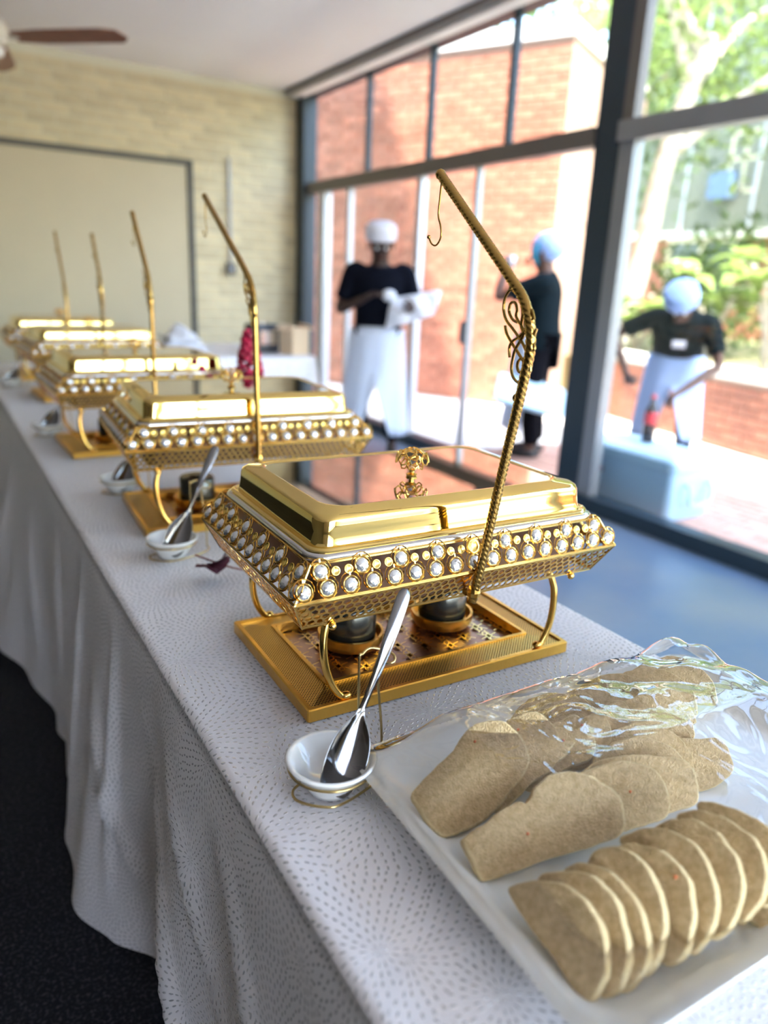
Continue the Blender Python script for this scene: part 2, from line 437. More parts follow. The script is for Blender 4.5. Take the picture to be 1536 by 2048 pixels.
# ------------------------------------------------------------------ the room
XW, YF, ZC = 3.48, 7.457, 3.06
tag(MB().box((-2.18, 1.73, -.05), (5.54, 11.6, .1)).build('floor', 'speckled_floor'), kind='structure')  # near-black speckled floor left of the split under the table, blue to the right
tag(MB().box((2.07, 1.73, -.05), (2.96, 11.6, .1)).build('floor', 'blue_vinyl'), kind='structure')
tag(MB().box((-.7, 1.73, ZC+.06), (8.5, 11.6, .12)).build('ceiling', 'ceiling'), kind='structure')
tag(MB().box((-.55, 1.73, 7.4), (8.3, 13, 8.4)).build('wall_upper', 'white_facade'), kind='structure')       # the storeys above, whose shadow falls outside
tag(MB().box((-4.9, 1.73, 1.53), (.1, 11.6, 3.06)).build('wall_left', 'taupe'), kind='structure')
far = tag(MB().box((-.7, YF+.08, 1.53), (8.5, .12, 3.06)).build('wall_far', 'far_mortar'), kind='structure')
brick_wall(far, 'far_brick', None, (-.6, YF+.018, .0), (1, 0, 0), 4.06, 3.05, .236, .0855, .012, .011, (0, -1, 0), 300,
           skip=lambda x, z, h: -.9 < x-.6-h and x-.6+h < 2.30+.236 and x-.6 < 2.33 and z < 2.33, seen=inframe)
# big olive panel door in the far wall
d1 = tag(MB().box((1.0, YF+.0, 1.14), (2.54, .03, 2.28)).build('door_1', 'olive_panel'), kind='structure')
fr = MB(); fr.box((1.0, YF-.012, 2.305), (2.66, .045, .045)); fr.box((2.305, YF-.012, 1.15), (.045, .045, 2.3)); fr.box((-.29, YF-.012, 1.15), (.045, .045, 2.3))
fr.build('door_frame', 'frame_grey', d1)
# unseen back wall with windows for fill light, left half closed to darken cloth
bw = MB(); bw.box((-.7, -4.0, .4), (8.5, .12, .8)); bw.box((-.7, -4.0, 2.96), (8.5, .12, .2)); bw.box((-2.9, -4.0, 1.8), (4.0, .12, 2.2))
for x in (-.85, .7, 2.1, 3.4): bw.box((x, -4.0, 1.8), (.1, .12, 2.2))
tag(bw.build('wall_back', 'ceiling'), kind='structure')
# window wall
win = tag(MB().box((XW, 1.73, 3.03), (.14, 11.46, .06)).build('window_1', 'dark_frame'), kind='structure')
MB().box((XW, 1.73, .045), (.12, 11.46, .09)).build('sill', 'dark_frame', win)
def post(y0, y1, z0, z1, m, x0=-.05, x1=.05, nm='window_post'):
    MB().box((XW+(x0+x1)/2, (y0+y1)/2, (z0+z1)/2), (x1-x0, y1-y0, z1-z0)).build(nm, m, win)
post(7.27, 7.457, 0, 3.0, 'dark_frame', -.08, .06)
post(3.25, 3.435, 0, 3.0, 'dark_frame', -.02, .08)
post(3.14, 3.245, .09, 2.14, 'grey_alu', -.02, .06)
post(3.17, 3.25, 2.23, 3.0, 'bronze_alu', -.02, .05)
post(-1.1, -.92, 0, 3.0, 'dark_frame', -.02, .08)
for y in (6.15, 5.20, 4.255): post(y-.022, y+.022, 2.23, 3.0, 'dark_frame', -.015, .03, 'mullion')
for y in (2.0, .95, -.1, -2.0, -3.0): post(y-.022, y+.022, 2.23, 3.0, 'dark_frame', -.015, .03, 'mullion')
post(6.90, 7.04, .09, 2.13, 'white_alu', -.03, .05)
post(6.42, 6.48, .09, 2.13, 'white_alu', -.015, .03, 'mullion')
post(5.24, 5.31, .09, 2.13, 'white_alu', -.015, .04, 'mullion')
post(4.52, 4.56, .09, 2.13, 'grey_alu', -.015, .03, 'mullion')
for y in (1.2, -1.9): post(y-.04, y+.04, .09, 2.13, 'grey_alu', -.02, .05)
post(3.435, 7.27, 2.125, 2.23, 'bronze_alu', -.045, .05, 'transom')
post(-3.9, 3.25, 2.13, 2.235, 'grey_alu', -.045, .05, 'transom')
MB().box((XW-.04, 4.535, .99), (.05, .035, .16)).build('door_handle', 'black_plastic', win)
def pane(y0, y1, z0, z1):
    MB().box((XW+.01, (y0+y1)/2, (z0+z1)/2), (.006, y1-y0, z1-z0)).build('glass_pane', 'glass', win)
for a, b in ((6.172, 7.27), (5.222, 6.128), (4.277, 5.178), (3.435, 4.233), (2.022, 3.17), (.972, 1.978), (-.078, .928), (-.92, -.122), (-1.978, -1.1), (-2.978, -2.022), (-3.9, -3.022)): pane(a, b, 2.235, 3.0)
for a, b in ((6.48, 6.90), (5.31, 6.42), (1.24, 3.14), (-.92, 1.16), (-1.86, -1.1), (-3.9, -1.94)): pane(a, b, .09, 2.125)
tag(MB().box((3.275, 1.73, 3.045), (.03, 11.4, .03)).build('trim_2', 'bronze_alu'), kind='structure')
tag(MB().box((3.36, 1.73, 3.02), (.10, 11.4, .05)).build('trim_3', 'ceiling'), kind='structure')
tag(MB().box((-4.8, 1.73, 3.0), (.12, 11.4, .10)).build('trim_4', 'ceiling'), kind='structure')
# conduit and switch on the far wall
cd = thing('wall_conduit', 'thin grey conduit running down the pale brick wall to a dark switch box', 'conduit', (2.69, YF-.004, 1.4))
MB().box((0, -.012, .5), (.022, .02, .98)).build('pipe', 'grey_alu', cd)
MB().box((0, -.02, -.02), (.09, .045, .11)).build('switch_box', 'black_plastic', cd)
MB().box((.0, -.046, -.02), (.02, .01, .035)).build('switch', 'white_alu', cd)

# ceiling fan
fan = thing('ceiling_fan', 'cream ceiling fan with mahogany blades at the far end of the ceiling', 'fan', (.545, 5.47, 2.56))
MB().lathe([(.0, .0), (.05, .0), (.085, .03), (.09, .09), (.06, .13), (.0, .14)], 20).build('motor_housing', 'fan_white', fan, True)
MB().lathe([(.0, -.07), (.05, -.06), (.06, -.02), (.0, .0)], 16).build('light_bowl', 'ceramic', fan, True)
MB().tube([(0, 0, .12), (0, 0, .50)], .014).build('downrod', 'fan_white', fan)
MB().lathe([(.03, .42), (.065, .5)], 16).build('canopy', 'fan_white', fan, True)
aa = math.atan2(4.884-5.50, 1.072-.50)+.10
for k in range(3):
    a = aa+k*PI*2/3; R = rot('Z', a) @ rot('X', math.radians(-16)); m = MB()
    outl = [(.13, -.045), (.30, -.062), (.70, -.068), (.80, -.05), (.84, .02), (.80, .06), (.30, .062), (.13, .045)]
    top = [R @ V((x, y, .045)) for x, y in outl]; bot = [R @ V((x, y, .037)) for x, y in outl]
    m.loft([bot, top], True, True); m.build('blade', 'mahogany', fan)
    MB().box(R @ V((.11, 0, .04)), (.1, .03, .008), R).build('blade_arm', 'fan_white', fan)

# ------------------------------------------------------------------ outside
tag(MB().box((13.6, 3, -.06), (20.1, 50, .1)).build('ground', 'concrete'), kind='structure')
pv = tag(MB().box((4.15, 1.2, -.03), (1.2, 7.2, .058)).build('paving', 'red_mortar'), kind='structure')
pm = MB().box((0, 0, 0), (.095, .195, .02)).mesh('paver', 'brick_paver'); rest = MB(); cand = []
for i in range(11):
    for j in range(34):
        cand.append(V((3.65+i*.105, -2.2+j*.205+(i % 2)*.1, .004)))
cand.sort(key=lambda p: (not inframe(p), (p-EYE).length))
for i, p in enumerate(cand):
    if i < 240: o = link('paver', pm, pv, p)
    else: rest.box(p, (.095, .195, .02))
tag(rest.build('pavers', 'brick_paver', pv), kind='stuff')
# brick building standing beyond the glass
BP, BD, BN = V((5.9, 6.3, 0)), V((-.451, .8925, 0)), V((-.8925, -.451, 0))
bb = tag(MB().add([BP-BN*.02+V((0, 0, z)) if k == 0 else (BP+BD*4.6-BN*.02+V((0, 0, z)) if k == 1 else (BP+BD*4.6-BN*3+V((0, 0, z)) if k == 2 else BP-BN*3+V((0, 0, z)))) for z in (0, 3.75) for k in range(4)],
    [(0, 1, 5, 4), (1, 2, 6, 5), (2, 3, 7, 6), (3, 0, 4, 7), (4, 5, 6, 7)]).build('brick_building', 'red_mortar'), 'red brick building wall half in shadow seen through the glass, at the left', 'building')
brick_wall(bb, 'red_brick', None, BP+V((0, 0, .0)), BD, 4.6, 3.72, .235, .082, .02, .011, BN, 300, seen=inframe)
bw2 = MB()
rf = MB().box(BP+BD*2.3-BN*1.4+V((0, 0, 3.82)), (4.66, 2.9, .14), Matrix((BD, BN, V((0, 0, 1)))).transposed()); rf.build('roof_edge', 'white_facade', bb)
# low garden wall
LW = [V((6.60, 6.50, 0)), V((6.02, 3.5, 0)), V((5.9, -4.5, 0))]
lw = thing('garden_wall', 'low red brick garden wall with a pale capping in full sun', 'wall', LW[1])
for a, b in ((LW[0], LW[1]), (LW[1], LW[2])):
    u = (b-a).normalized(); n = V((u.y, -u.x, 0)); n = n if n.x < 0 else -n; L = (b-a).length
    R = Matrix((u, n, V((0, 0, 1)))).transposed(); c = (a+b)/2
    MB().box(c-n*.10+V((0, 0, .31)), (L, .17, .62), R).build('wall_core', 'red_mortar', lw, off=LW[1])
    MB().box(c-n*.10+V((0, 0, .665)), (L+.02, .27, .085), R).build('capping', 'cap', lw, off=LW[1])
    if a is LW[0] or True:
        brick_wall(lw, 'red_brick', None, a-n*.006, u, L, .62, .235, .082, .02, .011, n, 150, seen=inframe)
tag(MB().box((11.2, 2.6, .29), (9.2, 15, .56)).build('garden_bed', 'soil'), kind='structure')
# grey-green house behind
hb = thing('grey_house', 'house with grey green cladding over a red brick ground floor, behind the garden', 'house', (13.2, 6, 0))
MB().box((2, 0, 4.6), (4, 13.6, 4.3)).build('upper_cladding', 'clad', hb)
for k in range(9): MB().box((-.015, -6+1.5*k, 4.6), (.03, .05, 4.3)).build('cladding_joint', 'white_alu', hb)
MB().box((2.1, 0, 1.2), (4, 13.4, 2.4)).build('ground_floor', 'red_brick', hb)
MB().box((2.0, 0, 6.9), (5.4, 15, .25)).build('roof', 'white_facade', hb)
MB().box((.05, 0, 2.46), (.2, 13.6, .12)).build('string_course', 'cap', hb)
for (y0, y1, z0, z1) in ((9.2, 10.7, 1.0, 2.35), (6.6, 8.1, 1.0, 2.35), (3.6, 5.4, 1.0, 2.35), (9.0, 9.6, 3.2, 4.2)):
    w = MB().box((.08, (y0+y1)/2-6, (z0+z1)/2), (.06, y1-y0, z1-z0)).build('window', 'window_dark', hb)
    f = MB()
    for t in (0, .5, 1): f.box((.03, y0+(y1-y0)*t-6, (z0+z1)/2), (.07, .07, z1-z0+.07))
    for t in (0, .55, 1): f.box((.03, (y0+y1)/2-6, z0+(z1-z0)*t), (.07, y1-y0, .07))
    f.build('window_frame', 'cream_frame', w)
MB().box((-.1, 3.6, 3.3), (.3, .45, .45)).build('blue_box', 'blue_panel', hb)
wf = thing('white_house', 'bright white rendered house with a small blue window far behind the garden', 'house', (17, 17, 0))
MB().box((2, 0, 2.75), (4, 7.5, 5.5)).build('wall', 'white_facade', wf)
MB().box((2, 0, 5.6), (4.8, 8.2, .25)).build('roof', 'cap', wf)
for yy in (.5, -2.2, 3): 
    w = MB().box((-.02, yy, 4.3), (.08, .75, .65)).build('window', 'blue_panel', wf)
    MB().box((-.05, yy, 3.95), (.16, .95, .07)).build('window_sill', 'cap', w)

def leaves(n, cen, rad, size, seed, aspect=.45, droop=.3, shell=.55):
    r = random.Random(seed); m = MB(); cen = V(cen)
    clumps = []
    for _ in range(max(6, n//60)):
        d = V((r.gauss(0, 1), r.gauss(0, 1), r.gauss(0, 1))).normalized(); k = shell+(1-shell)*r.random()
        clumps.append(cen+V((d.x*rad[0], d.y*rad[1], d.z*rad[2]))*k)
    for i in range(n):
        c = clumps[r.randrange(len(clumps))]; s = min(rad)*.28
        p = c+V((r.gauss(0, s), r.gauss(0, s), r.gauss(0, s)))
        R = Matrix.Rotation(r.uniform(0, 2*PI), 3, 'Z') @ Matrix.Rotation(r.gauss(-droop, .6), 3, 'Y') @ Matrix.Rotation(r.gauss(0, .6), 3, 'X')
        L = size*r.uniform(.7, 1.3); w = L*aspect
        q = [R @ V(t) for t in ((0, 0, 0), (L*.45, w/2, .02*L), (L, 0, -.12*L), (L*.45, -w/2, .02*L))]
        m.add([p+a for a in q], [(0, 1, 2, 3)])
    return m
def tree(name, label, base, h, trunk_r, crown, rad, nleaf, lmat, seed, bark='bark', lean=(0, 0), size=.14, group=None, cat='tree'):
    t = thing(name, label, cat, base, 0, group); r = random.Random(seed); b = V(base); top = V((lean[0], lean[1], h))
    pts = smooth_pts([(0, 0, 0), (lean[0]*.25+.05, lean[1]*.3, h*.3), (lean[0]*.6-.04, lean[1]*.6, h*.65), top], 4)
    MB().tube(pts, [trunk_r*(1-.45*i/len(pts)) for i in range(len(pts))], 10).build('trunk', bark, t, True)
    for k in range(5):
        a = r.uniform(0, 2*PI); e = V(crown)+V((math.cos(a)*rad[0]*.7, math.sin(a)*rad[1]*.7, r.uniform(-.3, .5)*rad[2]))
        s = pts[int(len(pts)*r.uniform(.55, .95))]
        MB().tube(smooth_pts([s, (s+e)/2+V((0, 0, .2)), e], 4), [trunk_r*.45*(1-.08*i) for i in range(9)], 7).build('branch', bark, t, True)
    f = leaves(nleaf, crown, rad, size, seed+1).build('foliage', lmat, t); tag(f, kind='stuff')
    return t
tree('shade_tree', 'tall tree with a leaning pale sunlit trunk and a canopy above the garden wall', (7.5, 6.75, .57), 3.5, .16, (1.3, -.5, 4.1), (2.6, 2.4, 1.2), 5200, 'leaf_light', 11, lean=(.3, -.55), size=.17)
tree('leafy_tree', 'darker leafy tree rising over the red brick building corner', (9.6, 10.4, .0), 3.4, .13, (0, 0, 4.4), (2.6, 2.6, 1.9), 5200, 'leaf', 21, bark='bark_dark', size=.17)
tree('garden_tree', 'broad green tree behind the grey house roof corner at the right', (10.4, 2.6, .5), 3.2, .14, (0, 0, 3.9), (2.4, 2.8, 1.6), 4200, 'leaf', 31, bark='bark_dark', size=.17)
tree('corner_tree', 'green tree further along the garden to the right, outside the photograph', (9.0, -2.5, .5), 2.6, .12, (0, 0, 2.6), (2.0, 2.4, 1.6), 2600, 'leaf_light', 41, size=.2)
tree('back_tree', 'tall tree between the brick building and the white house', (13.0, 14.8, 0), 3.8, .16, (0, 0, 4.9), (2.6, 2.6, 2.2), 3600, 'leaf_light', 51, bark='bark_dark', size=.2)
for i, (x, y, lab, lm, rd, n) in enumerate((
    (8.0, 8.3, 'round yellow green bush against the brick building corner', 'leaf_light', (.7, .7, .75), 1300),
    (8.6, 6.3, 'dark green shrub behind the leaning pale trunk', 'leaf', (.8, .7, .75), 1100),
    (7.3, 3.2, 'low green shrub beyond the right end of the visible garden wall', 'leaf_light', (.5, .8, .4), 900),
    (8.2, 1.2, 'green shrub in the garden bed past the frame at the right', 'leaf', (.7, 1.2, .6), 900),
    (7.4, -1.6, 'light green shrub at the near end of the garden bed', 'leaf_light', (.6, 1.2, .55), 900))):
    t = thing('garden_shrub', lab, 'shrub', (x, y, .57))
    MB().tube([(0, 0, 0), (.05, .02, .5)], .03).build('stem', 'bark_dark', t)
    tag(leaves(n, (0, 0, rd[2]), rd, .15, 100+i).build('foliage', lm, t), kind='stuff')
# broad-leaved flowering plants
for i, (x, y, h, lab) in enumerate(((7.0, 5.0, .95, 'broad leaved plant with white flowers just behind the bending person'),
                                     (6.85, 4.25, 1.15, 'broad leaved plant with white flowers at the right edge of the photograph'),
                                     (7.1, 6.0, .6, 'small white flowering plant right of the pale tree trunk'))):
    t = thing('flowering_plant', lab, 'plant', (x, y, .57)); r = random.Random(i+60); fl = MB()
    for k in range(6):
        a = k*1.1; e = V((math.cos(a)*.3, math.sin(a)*.3, h*r.uniform(.6, 1)))
        MB().tube(smooth_pts([(0, 0, 0), (e.x*.3, e.y*.3, e.z*.6), e], 3), .018, 6).build('stem', 'bark', t, True)
        for q in range(5):
            b2 = a+q*1.25; L = r.uniform(.26, .4); R = rot('Z', b2) @ rot('Y', -r.uniform(-.2, .7))
            m = MB(); m.grid(4, 2, lambda u, v: e+R @ V((u*L, (v-.5)*.13*math.sin(PI*min(.97, u*.9+.08))*2, .06*math.sin(u*2)-.15*u*u+abs(v-.5)*.05)))
            m.build('leaf', 'leaf_light', t, True)
        for q in range(7):
            c = e+V((r.gauss(0, .10), r.gauss(0, .10), r.uniform(-.05, .15)))
            for w in range(5):
                aw = w*2*PI/5; fl.add([c, c+V((math.cos(aw-.4)*.03, math.sin(aw-.4)*.03, .02)), c+V((math.cos(aw)*.05, math.sin(aw)*.05, .02)), c+V((math.cos(aw+.4)*.03, math.sin(aw+.4)*.03, .02))], [(0, 1, 2, 3)])
    tag(fl.build('blossom', 'petal_white', t), kind='stuff')

# cool box and bottle just outside the glass
cb = thing('cooler_box', 'large pale blue cool box standing outside against the glass', 'cooler', (3.86, 3.07, .014))
MB().loft([rrect(.185, .36, .04, 0), rrect(.20, .375, .05, .02), rrect(.212, .385, .05, .31)], True, True).build('body', 'cooler_blue', cb, True, sharp=50)
MB().loft([rrect(.218, .392, .055, .315), rrect(.222, .396, .055, .33), rrect(.222, .396, .055, .37), rrect(.205, .38, .05, .39)], True, True).build('lid', 'cooler_lid', cb, True, sharp=40)
hd = MB(); hd.tube(smooth_pts([(-.10, -.395, .23), (-.10, -.43, .22), (-.08, -.435, .12), (.08, -.435, .12), (.10, -.43, .22), (.10, -.395, .23)], 4), .011, 8)
hd.build('handle', 'cooler_lid', cb, True)
MB().lathe([(0, 0), (.045, 0), (.045, .004), (0, .004)], 20, sx=1, sy=.55).build('badge', 'cooler_mark', cb).matrix_local = Matrix.Translation((-.213, .18, .22)) @ Matrix.Rotation(-PI/2, 4, 'Y') @ Matrix.Rotation(PI/2, 4, 'Z')
MB().lathe([(0, 0), (.020, 0), (.020, .003), (0, .003)], 16, sx=1, sy=.5).build('badge_centre', 'red', cb).matrix_local = Matrix.Translation((-.2165, .18, .22)) @ Matrix.Rotation(-PI/2, 4, 'Y') @ Matrix.Rotation(PI/2, 4, 'Z')
bt = thing('drink_bottle', 'dark drink bottle with a red label on the cool box lid', 'bottle', (3.93, 3.13, .407))
MB().lathe([(0, 0), (.035, .0), (.04, .02), (.04, .10), (.036, .12), (.04, .15), (.038, .20), (.015, .26), (.013, .29)], 16).build('bottle', 'cola', bt, True)
MB().lathe([(.041, .12), (.042, .125), (.042, .19), (.041, .195)], 16).build('label_band', 'red', bt)
MB().lathe([(.016, .285), (.016, .305), (0, .306)], 12).build('bottle_cap', 'bottle_cap', bt)

# ------------------------------------------------------------------ people
def skin(name, chains, parent, m, sub=2, root='pelvis'):
    idx = {}; vs = []; es = []; rad = []
    def pt(k, p, r):
        if k not in idx: idx[k] = len(vs); vs.append(tuple(p)); rad.append(r)
        return idx[k]
    for ch in chains:
        prev = None
        for (k, p, r) in ch:
            i = pt(k, p, r)
            if prev is not None and prev != i: es.append((prev, i))
            prev = i
    me = bpy.data.meshes.new(name); me.from_pydata(vs, es, []); me.materials.append(MATS[m])
    o = link(name, me, parent)
    md = o.modifiers.new('skin', 'SKIN'); md.use_smooth_shade = True; md.branch_smoothing = .6
    sv = me.skin_vertices[0].data
    for i, r in enumerate(rad):
        sv[i].radius = (r, r) if not isinstance(r, tuple) else r
        sv[i].use_root = (i == idx[root])
    s = o.modifiers.new('sub', 'SUBSURF'); s.levels = sub; s.render_levels = sub
    return o
def hand_chains(side, wrist, dirv, palm_n, curl):
    d = V(dirv).normalized(); n = V(palm_n); n = (n-d*n.dot(d)).normalized(); s = d.cross(n).normalized()
    w = V(wrist); palm = w+d*.055; ch = [[(side+'wr', w, .026), (side+'pm', palm, .030)]]
    for k, (o, L) in enumerate(((-.030, .062), (-.010, .075), (.010, .070), (.029, .055))):
        b = palm+s*o+d*.03; a = curl; p1 = b+(d*math.cos(a)+n*math.sin(a))*L*.45; p2 = p1+(d*math.cos(a*2)+n*math.sin(a*2))*L*.35; p3 = p2+(d*math.cos(a*2.6)+n*math.sin(a*2.6))*L*.25
        ch.append([(side+'pm', palm, .030), (side+'f%d' % k, b, .010), (side+'g%d' % k, p1, .009), (side+'h%d' % k, p2, .008), (side+'i%d' % k, p3, .007)])
    tb = w+d*.03-s*.032; ch.append([(side+'pm', palm, .030), (side+'t0', tb-s*.006+d*.012, .011), (side+'t1', tb-s*.022+d*.035+n*.01, .010), (side+'t2', tb-s*.024+d*.058+n*.02, .008)])
    return ch
def person(label, loc, rz, J, skinm, shirt, trousers, palm, curl, headdir):
    P = thing('person', label, 'person', loc, rz); j = {k: V(p) for k, p in J.items()}
    hdv = V(headdir).normalized(); hc = j['head']
    neck = j['neck']; up = (hc-neck).normalized()
    ch = [[('pelvis', j['pelvis'], .12), ('belly', (j['pelvis']+j['chest'])/2, .115), ('chest', j['chest'], .135), ('neckb', neck, .066), ('necka', neck+(hc-neck)*.45, .060), ('jaw', hc-up*.05+hdv*.012, .073), ('hm', hc+up*.01, .093), ('ht', hc+up*.07, .076)]]
    for s in ('l', 'r'):
        ch.append([('chest', j['chest'], .135), (s+'cl', j['chest']*.35+j[s+'sh']*.65+V((0, 0, .02)), .075), (s+'sh', j[s+'sh'], .055), (s+'um', (j[s+'sh']+j[s+'el'])/2, .046), (s+'el', j[s+'el'], .038), (s+'fm', j[s+'el']*.55+j[s+'wr']*.45, .036), (s+'wr', j[s+'wr'], .026)])
        ch.append([('pelvis', j['pelvis'], .12), (s+'hp', j[s+'hp'], .085), (s+'th', (j[s+'hp']+j[s+'kn'])/2, .072), (s+'kn', j[s+'kn'], .054), (s+'cf', j[s+'kn']*.6+j[s+'an']*.4, .05), (s+'an', j[s+'an'], .035), (s+'ft', j[s+'an']+V((0, -.10, -.045)), .035)])
        ch += hand_chains(s, j[s+'wr'], j[s+'wr']-j[s+'el'], palm[s], curl[s])
    body = skin('body', ch, P, skinm)
    # clothing
    sm = MB(); shm = (j['lsh']+j['rsh'])/2; xs = (j['lsh']-j['rsh']).normalized(); hw = (j['lsh']-j['rsh']).length/2
    sp = [(j['pelvis']-V((0, 0, .06)), .178, .138), (j['pelvis']+V((0, 0, .03)), .180, .138), (j['pelvis']*.5+j['chest']*.5, .178, .132), (j['chest'], .205, .140), (j['chest']*.45+shm*.55, .215, .130), (shm*1.0+V((0, 0, .0)), hw+.015, .105), (shm*.55+neck*.45+V((0, 0, .012)), .125, .085), (neck+V((0, 0, .005)), .070, .070), (neck+(hc-neck)*.12, .066, .066)]
    loops = []
    for i, (c, a, b) in enumerate(sp):
        t = (sp[min(i+1, len(sp)-1)][0]-sp[max(i-1, 0)][0]).normalized(); x = (xs if i > 2 else (xs+V((1, 0, 0))).normalized()); y = t.cross(x).normalized(); x = y.cross(t)
        loops.append([c+x*a*math.cos(q*PI/12)+y*b*math.sin(q*PI/12) for q in range(24)])
    sm.loft(loops, True, True)
    for s in ('l', 'r'):
        a, b = j[s+'sh'], j[s+'el']; inn = j['chest']*.3+a*.7+V((0, 0, .015))
        sm.tube(smooth_pts([inn, a+V((0, 0, -.01)), a*.6+b*.4, a*.28+b*.72], 4), [.07, .074, .074, .073, .072, .071, .070, .069, .068, .067, .066, .066, .066], 14)
    o = sm.build('shirt', shirt, P, True); rm = o.modifiers.new('r', 'REMESH'); rm.mode = 'VOXEL'; rm.voxel_size = .012; rm.use_smooth_shade = True
    cs = o.modifiers.new('c', 'SMOOTH'); cs.factor = .6; cs.iterations = 6
    tr = [[('pelvis', j['pelvis']-V((0, 0, .02)), .138)]]
    for s in ('l', 'r'):
        tr.append([('pelvis', j['pelvis']-V((0, 0, .02)), .138), (s+'hp', j[s+'hp'], .098), (s+'th', (j[s+'hp']+j[s+'kn'])/2, .088), (s+'kn', j[s+'kn'], .074), (s+'cf', j[s+'kn']*.5+j[s+'an']*.5, .068), (s+'an', j[s+'an']+V((0, 0, .02)), .064)])
    skin('trousers', tr, P, trousers)
    for s in ('l', 'r'):
        a = j[s+'an']; m = MB(); m.ball((a.x, a.y-.06, .045), .075, 12, (.62, 1.75, .6)); m.build('shoe', 'shoe', P, True)
    # face
    side = hdv.cross(up).normalized(); fw = (hdv-up*hdv.dot(up)).normalized(); fc = hc-up*.005
    for s in (-1, 1):
        MB().ball(fc+fw*.084+side*s*.032+up*.005, .012, 8).build('eye', 'eye', P, True)
        e = MB(); e.ball((0, 0, 0), .03, 8, (.35, .6, 1)); o = e.build('ear', skinm, P, True); o.location = fc+side*s*.094-up*.005
    nm = MB(); a, b = fc+fw*.088+up*.012, fc+fw*.118-up*.028
    nm.tube([a, (a+b)/2+fw*.004, b, b-fw*.02-up*.008], [.008, .011, .016, .010], 8); nm.build('nose', skinm, P, True)
    MB().tube([fc+fw*.080+side*.024-up*.056, fc+fw*.092-up*.053, fc+fw*.080-side*.024-up*.056], [.004, .008, .004], 6).build('mouth', 'lip', P, True)
    return P, j, up, fw, side, hc
def cap_hat(P, hc, up, fw, m, r=.110, h=.085, tilt=.0, back=.0, nm='cap'):
    R = Matrix((fw.cross(up).normalized(), fw, up)).transposed() @ rot('X', tilt)
    o = MB().lathe([(r*.98, -.01), (r*1.02, .0), (r*1.04, h*.5), (r*.98, h*.85), (r*.7, h*1.05), (0, h*1.12)], 20).build(nm, m, P, True)
    o.matrix_local = Matrix.Translation(hc+up*.045-fw*back) @ R.to_4x4()
    return o
def apron(P, waist, halfw, length, m, flare=.06, front=-1, lean=0.0, nm='apron', split=0, arc=1.35):
    w = V(waist)
    def fn(u, v):
        a = (u-.5)*2*arc; wd = halfw+flare*v
        gap = 0
        fold = .012*math.sin(u*22+v*2)*v
        sw = split*max(0, v-.35)*2.4*max(0, 1-abs(u-.5)*6)
        return w+V((math.sin(a)*wd, front*(math.cos(a)*(wd*.80)+.012+fold+lean*v), -length*v+sw*.25))
    o = MB().grid(28, 14, fn).build(nm, m, P, True)
    md = o.modifiers.new('th', 'SOLIDIFY'); md.thickness = .006; return o

J1 = dict(pelvis=(0, 0, .95), chest=(0, -.01, 1.27), neck=(0, .0, 1.44), head=(.0, -.055, 1.585), lsh=(.195, 0, 1.40), rsh=(-.195, 0, 1.40), lel=(.29, -.04, 1.13), rel=(-.30, -.02, 1.10),
          lwr=(.25, -.27, 1.15), rwr=(-.07, -.26, 1.22), lhp=(.095, 0, .89), rhp=(-.095, 0, .89), lkn=(.13, -.03, .48), rkn=(-.11, -.02, .48), lan=(.15, .02, .08), ran=(-.12, .02, .08))
P1, j, up, fw, sd, hc = person('person in a black shirt and white cap and apron, wrapping a white bundle indoors', (2.97, 5.0, 0), math.radians(-31), J1, 'skin_dark', 'shirt_black', 'trouser_black',
    dict(l=(-1, 0, -.2), r=(.2, -.3, -1)), dict(l=.5, r=.5), (.10, -1, -.45))
cap_hat(P1, hc, up, fw, 'cap_white', .113, .105, .12)
apron(P1, (0, 0, .985), .205, .80, 'apron_white', .07, split=1)
MB().tube([(math.sin(a)*.17, -math.cos(a)*.135, .99) for a in [k*2*PI/24 for k in range(24)]], .012, 6, True).build('apron_band', 'apron_white', P1, True)
bd = thing('cloth_bundle', 'white cloth bundle held in the hands of the person indoors', 'bundle', (3.06, 4.71, 1.09), math.radians(-31))
def bfn(u, v):
    x = -.17+.36*u; z = .10*u+(-.10+.22*v)*(1-.25*u); y = -.03*math.sin(PI*u)+.012*math.sin(u*14+v*5)+.015*math.sin(v*9)
    return V((x+.04*v, y, z))
o = MB().grid(16, 12, bfn).build('cloth_fold', 'napkin', bd, True); md = o.modifiers.new('t', 'SOLIDIFY'); md.thickness = .05; md.offset = 0
s = o.modifiers.new('s', 'SUBSURF'); s.levels = 1; s.render_levels = 1
rg = MB().ball((-.15, -.02, .14), .055, 12, (1, .6, .8)).build('cloth_roll', 'napkin', bd, True)

J2 = dict(pelvis=(0, .0, .90), chest=(0, -.02, 1.22), neck=(0, .0, 1.38), head=(.0, -.04, 1.53), lsh=(.19, 0, 1.34), rsh=(-.19, 0, 1.34),
          lel=(.20, -.30, 1.20), lwr=(.10, -.27, 1.42), rel=(-.27, .03, 1.06), rwr=(-.20, -.08, .82), lhp=(.09, 0, .85), rhp=(-.09, 0, .85), lkn=(.10, -.03, .46), rkn=(-.10, 0, .46), lan=(.11, .02, .08), ran=(-.11, .03, .08))
P2, j, up, fw, sd, hc = person('person outside in a black shirt and blue cap, seen from the side, one arm raised', (4.16, 4.47, 0), math.radians(-138), J2, 'skin_brown', 'shirt_green', 'trouser_black',
    dict(l=(-1, 0, 0), r=(1, 0, 0)), dict(l=.7, r=.6), (0, -1, .05))
c = MB().ball((0, 0, 0), .112, 16, (1, 1.12, 1)).build('cap', 'cap_blue', P2, True); c.matrix_local = Matrix.Translation(hc+V((0, .035, .055))) @ Matrix.Rotation(.5, 4, 'X')
